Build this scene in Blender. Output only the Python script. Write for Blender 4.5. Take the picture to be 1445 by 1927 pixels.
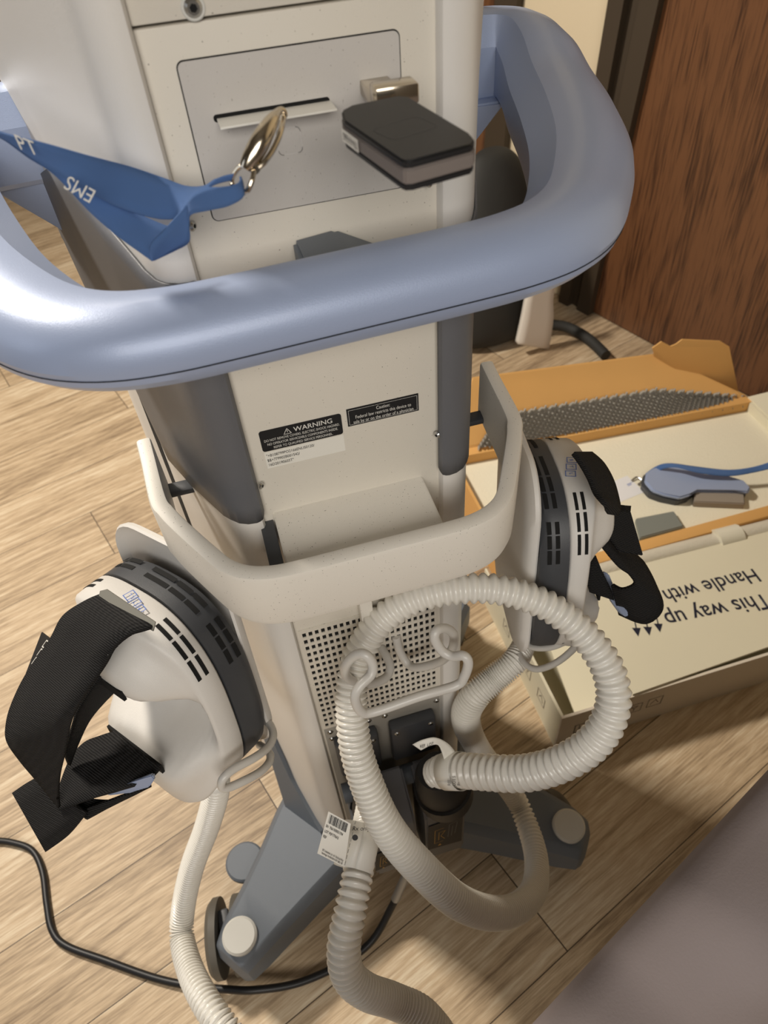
import bpy, bmesh, math, random
from mathutils import Vector, Matrix
random.seed(7)
S = bpy.context.scene
for o in list(bpy.data.objects): bpy.data.objects.remove(o)

# ------------------------------------------------------------------ camera
# rows: world x, y, z axes written in camera coordinates (right, down, forward)
RX = Vector((0.9587, -0.2425, 0.1487)); RY = Vector((-0.2778, -0.6864, 0.6721)); RZ = Vector((-0.0609, -0.6856, -0.7254))
CAM = Vector((0, 0, 1.25)); FPX = 1340.0
right = Vector((RX[0], RY[0], RZ[0])).normalized()
down = Vector((RX[1], RY[1], RZ[1])).normalized()
fwd = right.cross(down).normalized() * -1
if fwd.dot(Vector((RX[2], RY[2], RZ[2]))) < 0: fwd = -fwd
down = fwd.cross(right).normalized()
cam_data = bpy.data.cameras.new('camera'); cam = bpy.data.objects.new('camera', cam_data); S.collection.objects.link(cam)
m = Matrix((right, -down, -fwd)).transposed().to_4x4(); m.translation = CAM
cam.matrix_world = m
cam_data.sensor_fit = 'VERTICAL'; cam_data.sensor_height = 24.0; cam_data.lens = FPX / 1927 * 24.0
cam_data.clip_start = 0.02
cam_data.dof.use_dof = True; cam_data.dof.focus_distance = 0.55; cam_data.dof.aperture_fstop = 8.0
S.camera = cam
# ------------------------------------------------------------------ colour management, world
S.view_settings.view_transform = 'Standard'; S.view_settings.look = 'None'
S.view_settings.gamma = 1.0; S.view_settings.use_curve_mapping = False
S.view_settings.exposure = 0.0
W = bpy.data.worlds.new('world'); S.world = W; W.use_nodes = True
W.node_tree.nodes['Background'].inputs[0].default_value = (0.95, 0.97, 1.0, 1)
W.node_tree.nodes['Background'].inputs[1].default_value = 0.17

def area(name, loc, target, sx, sy, power, col):
    l = bpy.data.lights.new(name, 'AREA'); l.shape = 'RECTANGLE'; l.size = sx; l.size_y = sy; l.energy = power; l.color = col
    o = bpy.data.objects.new(name, l); S.collection.objects.link(o); o.location = loc
    o.rotation_euler = (Vector(target) - Vector(loc)).to_track_quat('-Z', 'Y').to_euler(); return o
area('ceiling_lamp_far', (-1.07, 1.82, 2.4), (0.1, 0.7, 0.2), 0.34, 0.22, 72, (1.0, 0.91, 0.79))
area('soft_fill_near', (-0.3, -1.6, 2.0), (0.05, 0.35, 0.9), 1.6, 0.9, 33, (1.0, 0.95, 0.88))  # added soft fill from the camera side for the rear panel, not a fixture
area('cool_fill_left', (-2.4, 0.2, 1.7), (0.0, 0.4, 1.0), 0.9, 1.1, 4, (0.82, 0.90, 1.0))  # added weak cool fill from the left; no window stands there

# ------------------------------------------------------------------ helpers
def at(u, v, d): return CAM + right * ((u - 722.5) / FPX * d) + down * ((v - 963.5) / FPX * d) + fwd * d
def ray(u, v): return right * ((u - 722.5) / FPX) + down * ((v - 963.5) / FPX) + fwd
def on_y(u, v, y): r = ray(u, v); return CAM + r * ((y - CAM.y) / r.y)
def on_z(u, v, z): r = ray(u, v); return CAM + r * ((z - CAM.z) / r.z)
def srgb(c):
    r = []
    for x in c[:3]:
        x = x / 255; r.append(x / 12.92 if x <= .04045 else ((x + .055) / 1.055) ** 2.4)
    return (*r, 1)
MATS = {}
def mat(name, col, rough=.5, metal=0, coat=0, bump=0, bscale=400, speck=0, spec=.5, trans=0, var=0, vscale=6):
    if name in MATS: return MATS[name]
    M = bpy.data.materials.new(name); M.use_nodes = True; nt = M.node_tree; N = nt.nodes; L = nt.links
    b = N['Principled BSDF']; c = srgb(col)
    b.inputs['Base Color'].default_value = c; b.inputs['Roughness'].default_value = rough; b.inputs['Metallic'].default_value = metal
    b.inputs['Coat Weight'].default_value = coat; b.inputs['Coat Roughness'].default_value = .15
    b.inputs['Specular IOR Level'].default_value = spec
    if trans: b.inputs['Transmission Weight'].default_value = trans
    tc = N.new('ShaderNodeTexCoord'); src = None
    if speck:
        n = N.new('ShaderNodeTexNoise'); n.inputs['Scale'].default_value = 900; n.inputs['Detail'].default_value = 0
        L.new(tc.outputs['Object'], n.inputs['Vector'])
        r = N.new('ShaderNodeValToRGB'); r.color_ramp.elements[0].position = .80; r.color_ramp.elements[1].position = .83
        L.new(n.outputs['Fac'], r.inputs['Fac'])
        mu = N.new('ShaderNodeMath'); mu.operation = 'MULTIPLY'; mu.inputs[1].default_value = speck; L.new(r.outputs['Color'], mu.inputs[0])
        mx = N.new('ShaderNodeMixRGB'); mx.inputs['Color1'].default_value = c; mx.inputs['Color2'].default_value = srgb((95, 85, 75)); L.new(mu.outputs[0], mx.inputs['Fac'])
        L.new(mx.outputs['Color'], b.inputs['Base Color'])
    if var:
        n = N.new('ShaderNodeTexNoise'); n.inputs['Scale'].default_value = vscale; n.inputs['Detail'].default_value = 4
        L.new(tc.outputs['Object'], n.inputs['Vector'])
        mx = N.new('ShaderNodeMixRGB'); mx.inputs['Color1'].default_value = [x * (1 - var) for x in c[:3]] + [1]; mx.inputs['Color2'].default_value = [min(1, x * (1 + var)) for x in c[:3]] + [1]
        L.new(n.outputs['Fac'], mx.inputs['Fac']); L.new(mx.outputs['Color'], b.inputs['Base Color'])
    if bump:
        n = N.new('ShaderNodeTexNoise'); n.inputs['Scale'].default_value = bscale; n.inputs['Detail'].default_value = 2
        L.new(tc.outputs['Object'], n.inputs['Vector'])
        bp = N.new('ShaderNodeBump'); bp.inputs['Strength'].default_value = bump; bp.inputs['Distance'].default_value = .001
        L.new(n.outputs['Fac'], bp.inputs['Height']); L.new(bp.outputs['Normal'], b.inputs['Normal'])
    MATS[name] = M; return M
def woven(name, col, scale=900):
    M = mat(name, col, .85, spec=.25); nt = M.node_tree; N = nt.nodes; L = nt.links; b = N['Principled BSDF']
    b.inputs['Sheen Weight'].default_value = .04
    tc = N.new('ShaderNodeTexCoord'); w = N.new('ShaderNodeTexWave'); w.inputs['Scale'].default_value = scale; w.inputs['Distortion'].default_value = 1.5; w.bands_direction = 'DIAGONAL'
    w2 = N.new('ShaderNodeTexWave'); w2.inputs['Scale'].default_value = scale * .8; w2.bands_direction = 'Z'
    ad = N.new('ShaderNodeMath'); ad.operation = 'ADD'
    L.new(tc.outputs['Object'], w.inputs['Vector']); L.new(tc.outputs['Object'], w2.inputs['Vector']); L.new(w.outputs['Fac'], ad.inputs[0]); L.new(w2.outputs['Fac'], ad.inputs[1])
    bp = N.new('ShaderNodeBump'); bp.inputs['Strength'].default_value = .6; bp.inputs['Distance'].default_value = .001
    L.new(ad.outputs[0], bp.inputs['Height']); L.new(bp.outputs['Normal'], b.inputs['Normal']); return M

def link(name, me, m=None, parent=None, smooth=True, loc=None):
    o = bpy.data.objects.new(name, me); S.collection.objects.link(o)
    if m: me.materials.append(m) if len(me.materials) == 0 else None
    if smooth:
        for p in me.polygons: p.use_smooth = True
        try: me.set_sharp_from_angle(angle=math.radians(35))
        except Exception: pass
    if parent:
        o.parent = parent; o.matrix_parent_inverse = root_inv(parent)
    return o
def root_inv(p):
    return Matrix.Translation(-p.location) if p.type == 'EMPTY' else Matrix.Identity(4)
def mesh(name, V, F, m=None, parent=None, smooth=True, fix=True):
    me = bpy.data.meshes.new(name); me.from_pydata([tuple(v) for v in V], [], F); me.update()
    if fix:
        bm = bmesh.new(); bm.from_mesh(me); bmesh.ops.recalc_face_normals(bm, faces=bm.faces); bm.to_mesh(me); bm.free()
    return link(name, me, m, parent, smooth)
def from_bm(name, bm, m=None, parent=None, smooth=True, fix=True):
    if fix: bmesh.ops.recalc_face_normals(bm, faces=bm.faces)
    me = bpy.data.meshes.new(name); bm.to_mesh(me); bm.free(); return link(name, me, m, parent, smooth)
def thing(name, label, cat, loc, group=None):
    o = bpy.data.objects.new(name, None); S.collection.objects.link(o); o.location = loc; o.empty_display_size = .02
    o['label'] = label; o['category'] = cat
    if group: o['group'] = group
    return o
def tag(o, label, cat, group=None):
    o['label'] = label; o['category'] = cat
    if group: o['group'] = group
    return o
def mod(o, t, **k):
    md = o.modifiers.new(t.lower(), t)
    for a, b in k.items(): setattr(md, a, b)
    return md
def add_box(bm, c, s, X=(1, 0, 0), Y=(0, 1, 0), Z=(0, 0, 1), bev=0, seg=2):
    X, Y, Z = Vector(X).normalized(), Vector(Y).normalized(), Vector(Z).normalized(); c = Vector(c); vs = []
    for i in (-1, 1):
        for j in (-1, 1):
            for k in (-1, 1): vs.append(bm.verts.new(c + X * (i * s[0] / 2) + Y * (j * s[1] / 2) + Z * (k * s[2] / 2)))
    fs = [bm.faces.new([vs[i] for i in f]) for f in ((0, 1, 3, 2), (4, 6, 7, 5), (0, 4, 5, 1), (2, 3, 7, 6), (0, 2, 6, 4), (1, 5, 7, 3))]
    if bev:
        es = list({e for f in fs for e in f.edges}); bmesh.ops.bevel(bm, geom=es, offset=bev, segments=seg, affect='EDGES', profile=.5)
def box(name, c, s, m, parent=None, bev=0, seg=2, **k):
    bm = bmesh.new(); add_box(bm, c, s, bev=bev, seg=seg, **k); return from_bm(name, bm, m, parent)
def bx(name, a, b, m, parent=None, bev=0, seg=2):
    return box(name, [(p + q) / 2 for p, q in zip(a, b)], [abs(q - p) for p, q in zip(a, b)], m, parent, bev, seg)
def prism(name, poly, off, m, parent=None, bev=0, seg=2):
    """poly: list of world points (planar), off: thickness vector"""
    n = len(poly); off = Vector(off); V = [Vector(p) for p in poly] + [Vector(p) + off for p in poly]
    bm = bmesh.new(); vs = [bm.verts.new(v) for v in V]
    bm.faces.new(vs[:n]); bm.faces.new(vs[n:][::-1])
    for i in range(n): bm.faces.new((vs[i], vs[(i + 1) % n], vs[n + (i + 1) % n], vs[n + i]))
    if bev: bmesh.ops.bevel(bm, geom=list(bm.edges), offset=bev, segments=seg, affect='EDGES')
    return from_bm(name, bm, m, parent)
def catmull(P, n=8, closed=False):
    P = [tuple(p) for p in P]; out = []; k = len(P[0]); N = len(P)
    rng = range(N if closed else N - 1)
    for i in rng:
        g = (lambda j: P[j % N]) if closed else (lambda j: P[max(0, min(N - 1, j))])
        p0, p1, p2, p3 = g(i - 1), g(i), g(i + 1), g(i + 2)
        for s in range(n):
            t = s / n
            out.append(tuple(.5 * (2 * p1[c] + (p2[c] - p0[c]) * t + (2 * p0[c] - 5 * p1[c] + 4 * p2[c] - p3[c]) * t * t + (3 * p1[c] - p0[c] - 3 * p2[c] + p3[c]) * t ** 3) for c in range(k)))
    if not closed: out.append(P[-1])
    return out
def frames(pts):
    pts = [Vector(p[:3]) for p in pts]; T = []
    for i in range(len(pts)):
        T.append((pts[min(i + 1, len(pts) - 1)] - pts[max(i - 1, 0)]).normalized())
    u = T[0].orthogonal().normalized(); fr = []
    for i, t in enumerate(T):
        u = (u - t * u.dot(t)).normalized(); fr.append((pts[i], u, t.cross(u)))
    return fr
def add_tube(bm, pts, r, seg=12, cap=True):
    fr = frames(pts); rings = []
    for i, (p, u, v) in enumerate(fr):
        rr = r if not hasattr(r, '__len__') else r[i]
        rings.append([bm.verts.new(p + (u * math.cos(a) + v * math.sin(a)) * rr) for a in [2 * math.pi * k / seg for k in range(seg)]])
    for a, b in zip(rings, rings[1:]):
        for k in range(seg): bm.faces.new((a[k], a[(k + 1) % seg], b[(k + 1) % seg], b[k]))
    if cap: bm.faces.new(rings[0][::-1]); bm.faces.new(rings[-1])
def tube(name, pts, r, m, parent=None, seg=12, n=8, smooth_path=True):
    P = catmull(pts, n) if smooth_path else pts
    bm = bmesh.new(); add_tube(bm, P, r, seg); return from_bm(name, bm, m, parent)
def add_disc(bm, c, n, r, h, seg=28, bev=0, r2=None):
    n = Vector(n).normalized(); u = n.orthogonal().normalized(); v = n.cross(u); c = Vector(c); r2 = r if r2 is None else r2
    prof = [(r, 0)] + ([(r2, h - bev), (r2 - bev, h)] if bev else [(r2, h)])
    rings = [[bm.verts.new(c + n * z + (u * math.cos(a) + v * math.sin(a)) * q) for a in [2 * math.pi * k / seg for k in range(seg)]] for q, z in prof]
    for a, b in zip(rings, rings[1:]):
        for k in range(seg): bm.faces.new((a[k], a[(k + 1) % seg], b[(k + 1) % seg], b[k]))
    bm.faces.new(rings[0][::-1]); bm.faces.new(rings[-1])
def disc(name, c, n, r, h, m, parent=None, **k):
    bm = bmesh.new(); add_disc(bm, c, n, r, h, **k); return from_bm(name, bm, m, parent)
def hose(name, ctl, m, parent=None, pitch=.0058, amp=.15, seg=22):
    """ctl: (point, outer radius, pitch factor) ; ridged tube"""
    P = catmull([(p[0], p[1], p[2], r, q) for p, r, q in ctl], 40)
    L = [0]; 
    for a, b in zip(P, P[1:]): L.append(L[-1] + (Vector(b[:3]) - Vector(a[:3])).length)
    pts, rad = [], []; j = 0; ph = 0; s = 0
    while s < L[-1] - 1e-4:
        while j < len(L) - 2 and L[j + 1] < s: j += 1
        t = (s - L[j]) / max(1e-9, L[j + 1] - L[j]); q = [a + (b - a) * t for a, b in zip(P[j], P[j + 1])]
        pr = math.cos(ph); prof = 1 - amp * (1 - (0.5 + .5 * pr) ** .6)*1.6
        pts.append(q[:3]); rad.append(q[3] * prof)
        st = pitch * q[4] / 8; s += st; ph += 2 * math.pi / 8
    bm = bmesh.new(); add_tube(bm, pts, rad, seg); o = from_bm(name, bm, m, parent)
    for p in o.data.polygons: p.use_smooth = True
    for e in o.data.edges: e.use_edge_sharp = False
    return o
def ribbon(name, A, B, th, m, parent=None, n=6, mid=0, across=4):
    """band between two edge polylines A and B (same count)"""
    A = catmull([tuple(p) for p in A], n); B = catmull([tuple(p) for p in B], n); V = []; F = []
    w = across + 1
    for a, b in zip(A, B):
        a, b = Vector(a), Vector(b)
        for k in range(w): V.append(a.lerp(b, k / across))
    for i in range(len(A) - 1):
        for k in range(across): F.append((i * w + k, i * w + k + 1, (i + 1) * w + k + 1, (i + 1) * w + k))
    o = mesh(name, V, F, m, parent, fix=False)
    for e in o.data.edges: e.use_edge_sharp = False
    mod(o, 'SOLIDIFY', thickness=th, offset=0); return o
def text(name, s, m, parent, org, xd, yd, size, align='LEFT', th=.0002, bold=0, sx=1, spacing=1):
    cu = bpy.data.curves.new(name, 'FONT'); cu.body = s; cu.size = size; cu.align_x = align; cu.extrude = 0; cu.offset = bold; cu.space_character = spacing; cu.resolution_u = 3
    cu.space_line = .95
    o = bpy.data.objects.new(name, cu); S.collection.objects.link(o)
    dg = bpy.context.evaluated_depsgraph_get(); me = bpy.data.meshes.new_from_object(o.evaluated_get(dg)); bpy.data.objects.remove(o)
    X = Vector(xd).normalized(); Y = Vector(yd).normalized(); Z = X.cross(Y).normalized(); org = Vector(org)
    for v in me.vertices: v.co = org + X * v.co.x * sx + Y * v.co.y + Z * th
    me.update(); me.materials.clear(); return link(name, me, m, parent, smooth=False)
def strokes(name, lines, m, parent, org, xd, yd, w, th=.0002):
    """flat line work: lines = list of polylines in local 2-D"""
    X = Vector(xd).normalized(); Y = Vector(yd).normalized(); Z = X.cross(Y).normalized(); org = Vector(org) + Z * th; V = []; F = []
    for ln in lines:
        for (x0, y0), (x1, y1) in zip(ln, ln[1:]):
            d = Vector((x1 - x0, y1 - y0)); 
            if d.length < 1e-9: continue
            d.normalize(); nx, ny = -d.y * w / 2, d.x * w / 2; ex, ey = d.x * w / 2, d.y * w / 2; i = len(V)
            for x, y in ((x0 - ex + nx, y0 - ey + ny), (x0 - ex - nx, y0 - ey - ny), (x1 + ex - nx, y1 + ey - ny), (x1 + ex + nx, y1 + ey + ny)): V.append(org + X * x + Y * y)
            F.append((i, i + 1, i + 2, i + 3))
    return mesh(name, V, F, m, parent, smooth=False, fix=False)
def flat(name, pts, m, parent, org, xd, yd, th=.0002):
    X = Vector(xd).normalized(); Y = Vector(yd).normalized(); Z = X.cross(Y).normalized(); org = Vector(org) + Z * th
    return mesh(name, [org + X * x + Y * y for x, y in pts], [tuple(range(len(pts)))], m, parent, smooth=False, fix=False)
def rrect(w, h, r, n=5, x0=0, y0=0):
    P = []
    for cx, cy, a0 in ((w / 2 - r, h / 2 - r, 0), (-w / 2 + r, h / 2 - r, 90), (-w / 2 + r, -h / 2 + r, 180), (w / 2 - r, -h / 2 + r, 270)):
        for k in range(n + 1):
            a = math.radians(a0 + 90 * k / n); P.append((x0 + cx + r * math.cos(a), y0 + cy + r * math.sin(a)))
    return P
def screw(name, c, n, r, parent):
    bm = bmesh.new(); add_disc(bm, c, n, r, r * .5, seg=18, bev=r * .35)
    o = from_bm(name, bm, M_steel, parent)
    nv = Vector(n).normalized()
    s = disc('star_recess', Vector(c) + nv * (r * .5), nv, r * .42, r * .04, M_gap, o, seg=6)
    return o

# ------------------------------------------------------------------ materials
M_cream = mat('cream_plastic', (228, 223, 213), .5, speck=.7, bump=.12, bscale=1500)
M_panel = mat('cream_panel', (214, 208, 196), .55, speck=.8, bump=.12, bscale=1500)
M_drawer = mat('grey_panel', (196, 192, 187), .5, speck=.5, bump=.12, bscale=1500)
M_shell = mat('shell_plastic', (220, 217, 212), .42, bump=.15, bscale=1600)
M_dark = mat('charcoal_plastic', (98, 99, 103), .5, bump=.2, bscale=1600)
M_darker = mat('graphite_plastic', (66, 68, 72), .45, bump=.15, bscale=1600)
M_blue = mat('blue_lacquer', (158, 172, 202), .42, coat=.15, bump=.12, bscale=1800, metal=.15)
M_base = mat('slate_plastic', (104, 111, 120), .5, bump=.25, bscale=1500)
M_cap = mat('cap_plastic', (205, 204, 198), .45)
M_rubber = mat('grey_rubber', (92, 88, 80), .6)
M_black = mat('black_plastic', (26, 26, 28), .45)
M_blackm = mat('black_matte', (18, 18, 20), .55, bump=.2, bscale=1500)
M_gap = mat('dark_gap', (8, 8, 8), .9)
M_seam = mat('seam_grey', (70, 66, 62), .8)
M_steel = mat('steel', (190, 190, 188), .25, metal=1)
M_gold = mat('nickel', (212, 200, 180), .18, metal=1)
M_hose = mat('hose_vinyl', (230, 227, 219), .3, coat=.3)
M_wire = mat('coated_wire', (205, 202, 196), .4, coat=.2)
M_white = mat('white_sticker', (232, 229, 220), .5)
M_ink = mat('ink_black', (15, 15, 18), .6)
M_inkw = mat('ink_white', (220, 218, 212), .6)
M_inkg = mat('ink_yellow', (190, 150, 70), .6)
M_inkb = mat('logo_blue', (84, 116, 190), .6)
M_inkn = mat('navy_ink', (22, 26, 48), .6)
M_lan = woven('lanyard_weave', (90, 126, 184), 2500)
M_strap = woven('black_webbing', (20, 20, 21), 240); sb_ = M_strap.node_tree.nodes['Principled BSDF']; sb_.inputs['Sheen Weight'].default_value = 0; sb_.inputs['Specular IOR Level'].default_value = .25
_wm = M_strap.node_tree.nodes.new('ShaderNodeMixRGB'); _wm.inputs['Color1'].default_value = srgb((12, 12, 13)); _wm.inputs['Color2'].default_value = srgb((46, 45, 45))
M_strap.node_tree.links.new([n for n in M_strap.node_tree.nodes if n.type == 'TEX_WAVE'][0].outputs['Fac'], _wm.inputs['Fac']); M_strap.node_tree.links.new(_wm.outputs['Color'], sb_.inputs['Base Color'])
M_carton = mat('white_cardboard', (226, 220, 196), .75, var=.04, vscale=5)
M_brown = mat('brown_cardboard', (218, 168, 100), .8, var=.06, vscale=8)
M_foam = mat('grey_foam', (150, 146, 138), .95, bump=.3, bscale=700)
M_wfoam = mat('white_foam', (236, 230, 208), .9, bump=.9, bscale=300)
M_sheet = mat('lavender_sheet', (142, 132, 132), .9, bump=.2, bscale=500)
M_wall = mat('beige_wall', (214, 200, 172), .9, bump=.2, bscale=150)
M_trim = mat('dark_trim', (62, 52, 40), .55)

# ------------------------------------------------------------------ setting
EX = Vector((.9446, .3283, 0)); EY = Vector((-.3283, .9446, 0)); UP = Vector((0, 0, 1))
def rm(e, n, z): return EX * e + EY * n + UP * z
def floor_material():
    M = bpy.data.materials.new('plank_floor'); M.use_nodes = True; nt = M.node_tree; N = nt.nodes; L = nt.links; b = N['Principled BSDF']
    def math_(op, a, c=None, clamp=False):
        n = N.new('ShaderNodeMath'); n.operation = op; n.use_clamp = clamp
        for i, x in enumerate((a, c)):
            if x is None: continue
            if isinstance(x, (int, float)): n.inputs[i].default_value = x
            else: L.new(x, n.inputs[i])
        return n.outputs[0]
    tc = N.new('ShaderNodeTexCoord'); mp = N.new('ShaderNodeMapping'); mp.inputs['Rotation'].default_value = (0, 0, -math.atan2(EX.y, EX.x))
    L.new(tc.outputs['Object'], mp.inputs['Vector']); sp = N.new('ShaderNodeSeparateXYZ'); L.new(mp.outputs['Vector'], sp.inputs[0])
    e, n = sp.outputs[0], sp.outputs[1]
    rv = math_('DIVIDE', math_('SUBTRACT', n, .0928), .1722); row = math_('FLOOR', rv); fr = math_('FRACT', rv)
    uv = math_('DIVIDE', math_('SUBTRACT', math_('SUBTRACT', e, .312), math_('MULTIPLY', row, .4847)), 1.22); col = math_('FLOOR', uv); fu = math_('FRACT', uv)
    def edge(f, w): return math_('LESS_THAN', math_('MINIMUM', f, math_('SUBTRACT', 1, f)), w)
    seam = math_('MAXIMUM', edge(fr, .0045), edge(fu, .0008))
    wn = N.new('ShaderNodeTexWhiteNoise'); wn.noise_dimensions = '2D'; cb = N.new('ShaderNodeCombineXYZ'); L.new(row, cb.inputs[0]); L.new(col, cb.inputs[1]); L.new(cb.outputs[0], wn.inputs['Vector'])
    rnd = wn.outputs['Value']
    def noise(sx, sy, detail, rough=.55, dist=0):
        c = N.new('ShaderNodeCombineXYZ'); L.new(math_('ADD', math_('MULTIPLY', e, sx), math_('MULTIPLY', rnd, 37)), c.inputs[0]); L.new(math_('ADD', math_('MULTIPLY', n, sy), math_('MULTIPLY', rnd, 91)), c.inputs[1])
        t = N.new('ShaderNodeTexNoise'); t.inputs['Scale'].default_value = 1; t.inputs['Detail'].default_value = detail; t.inputs['Roughness'].default_value = rough; t.inputs['Distortion'].default_value = dist
        L.new(c.outputs[0], t.inputs['Vector']); return t.outputs['Fac']
    broad = noise(2.2, 14, 3, .55, .6); fine = noise(9, 330, 3, .6); mid = noise(5, 70, 4, .6, .4)
    # cathedral figure
    c = N.new('ShaderNodeCombineXYZ'); L.new(math_('MULTIPLY', e, .8), c.inputs[0]); L.new(math_('ADD', n, math_('MULTIPLY', rnd, 5)), c.inputs[1])
    wv = N.new('ShaderNodeTexWave'); wv.bands_direction = 'Y'; wv.inputs['Scale'].default_value = 16; wv.inputs['Distortion'].default_value = 9; wv.inputs['Detail'].default_value = 2; wv.inputs['Detail Scale'].default_value = .35
    L.new(c.outputs[0], wv.inputs['Vector'])
    hatch = noise(26, 240, 3, .6, .3)
    f = math_('ADD', math_('MULTIPLY', broad, .42), math_('ADD', math_('MULTIPLY', mid, .36), math_('ADD', math_('MULTIPLY', fine, .38), math_('MULTIPLY', wv.outputs['Fac'], .05))))
    f = math_('ADD', f, math_('ADD', math_('MULTIPLY', hatch, .30), math_('MULTIPLY', rnd, .10)))
    rp = N.new('ShaderNodeValToRGB'); L.new(f, rp.inputs['Fac']); cr = rp.color_ramp
    cr.elements[0].position = .50; cr.elements[0].color = srgb((92, 76, 58)); cr.elements[1].position = .98; cr.elements[1].color = srgb((226, 210, 182))
    k = cr.elements.new(.66); k.color = srgb((152, 130, 103)); k = cr.elements.new(.82); k.color = srgb((198, 174, 142))
    mx = N.new('ShaderNodeMixRGB'); L.new(seam, mx.inputs['Fac']); L.new(rp.outputs['Color'], mx.inputs['Color1']); mx.inputs['Color2'].default_value = srgb((60, 44, 30))
    L.new(mx.outputs['Color'], b.inputs['Base Color']); b.inputs['Roughness'].default_value = .55
    bp = N.new('ShaderNodeBump'); bp.inputs['Strength'].default_value = .25; bp.inputs['Distance'].default_value = .001; L.new(f, bp.inputs['Height']); L.new(bp.outputs['Normal'], b.inputs['Normal'])
    return M
def wood_door_material():
    M = bpy.data.materials.new('walnut_veneer'); M.use_nodes = True; nt = M.node_tree; N = nt.nodes; L = nt.links; b = N['Principled BSDF']
    tc = N.new('ShaderNodeTexCoord'); mp = N.new('ShaderNodeMapping'); mp.inputs['Rotation'].default_value = (0, 0, -math.atan2(EX.y, EX.x)); L.new(tc.outputs['Object'], mp.inputs['Vector'])
    def ns(sc, s, det, dist=0):
        a = N.new('ShaderNodeMapping'); a.inputs['Scale'].default_value = sc; L.new(mp.outputs['Vector'], a.inputs['Vector'])
        t = N.new('ShaderNodeTexNoise'); t.inputs['Scale'].default_value = s; t.inputs['Detail'].default_value = det; t.inputs['Distortion'].default_value = dist; L.new(a.outputs['Vector'], t.inputs['Vector']); return t.outputs['Fac']
    a = ns((1, 1, .035), 260, 4); c = ns((1, 1, .16), 14, 3, 1.2)
    a2 = N.new('ShaderNodeMath'); a2.operation = 'ADD'; h = N.new('ShaderNodeMath'); h.operation = 'MULTIPLY'; h.inputs[1].default_value = .9; L.new(c, h.inputs[0]); L.new(a, a2.inputs[0]); L.new(h.outputs[0], a2.inputs[1])
    rp = N.new('ShaderNodeValToRGB'); L.new(a2.outputs[0], rp.inputs['Fac']); cr = rp.color_ramp
    cr.elements[0].position = .75; cr.elements[0].color = srgb((62, 38, 24)); cr.elements[1].position = 1.15 if False else 1.0; cr.elements[1].color = srgb((108, 72, 46))
    L.new(rp.outputs['Color'], b.inputs['Base Color']); b.inputs['Roughness'].default_value = .4; return M
M_floor = floor_material(); M_door = wood_door_material()
def struct(o): o['kind'] = 'structure'; return o
fl = struct(mesh('floor', [rm(-3, -2, 0), rm(1.9, -2, 0), rm(1.9, 4, 0), rm(-3, 4, 0)], [(0, 1, 2, 3)], M_floor, smooth=False))
M_ceil = mat('ceiling_paint', (118, 116, 112), .9); M_wall2 = mat('taupe_wall', (96, 91, 86), .9)
struct(mesh('ceiling', [rm(-3, -2, 3.1), rm(1.9, -2, 3.1), rm(1.9, 4, 3.1), rm(-3, 4, 3.1)], [(0, 3, 2, 1)], M_ceil, smooth=False))
def slab(name, a, b, m, th=.1, sh=(0, 0)):
    """box in room axes; sh = shear of its two vertical edges per metre of height"""
    (e0, n0, z0), (e1, n1, z1) = a, b
    V = [rm(e, n + (sh[0] if n == n0 else sh[1]) * z, z) for e in (e0, e1) for n in (n0, n1) for z in (z0, z1)]
    return struct(mesh(name, V, [(0, 1, 3, 2), (4, 6, 7, 5), (0, 4, 5, 1), (2, 3, 7, 6), (0, 2, 6, 4), (1, 5, 7, 3)], m, smooth=False))
WE = 1.645
slab('wall_right', (WE, 1.42, 0), (WE + .12, 1.765, 3.1), M_wall, sh=(-.04, -.05))
slab('door_1', (WE, .40, .006), (WE + .04, 1.303, 2.1), M_door, sh=(0, -.062))
slab('trim_1', (WE - .022, 1.303, 0), (WE + .06, 1.352, 2.15), M_trim, sh=(-.062, -.056))
slab('trim_2', (WE - .008, 1.350, 0), (WE + .06, 1.385, 2.15), M_trim, sh=(-.056, -.05))
slab('trim_3', (WE - .030, 1.385, 0), (WE + .06, 1.425, 2.15), M_trim, sh=(-.05, -.04))
slab('trim_4', (WE - .025, 1.75, 0), (WE + .06, 1.84, 2.15), M_trim, sh=(-.05, -.05))
slab('door_2', (WE, 1.84, .006), (WE + .04, 2.75, 2.1), M_door, sh=(-.05, 0))
slab('trim_5', (WE - .025, 2.75, 0), (WE + .06, 2.84, 2.15), M_trim)
slab('wall_right_far', (WE, 2.84, 0), (WE + .12, 4, 3.1), M_wall)
slab('wall_right_near', (WE, -2, 0), (WE + .12, .40, 3.1), M_wall)
slab('wall_right_upper', (WE + .005, .40, 2.1), (WE + .12, 2.75, 3.1), M_wall)
slab('wall_back', (-3, 4, 0), (1.9, 4.12, 3.1), M_wall2)
slab('wall_left', (-3.12, -2, 0), (-3, 4, 3.1), M_wall2)
slab('wall_front', (-3, -2.12, 0), (1.9, -2, 3.1), M_wall2)
# door panel moulding line at the foot (door sweep shadow gap is the 6 mm clearance)

# ------------------------------------------------------------------ treatment machine
XC = .061; YP = .380
machine = thing('treatment_machine', 'white and grey wheeled medical treatment machine with a blue loop handle', 'medical device', (XC, .5, 0))
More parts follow.
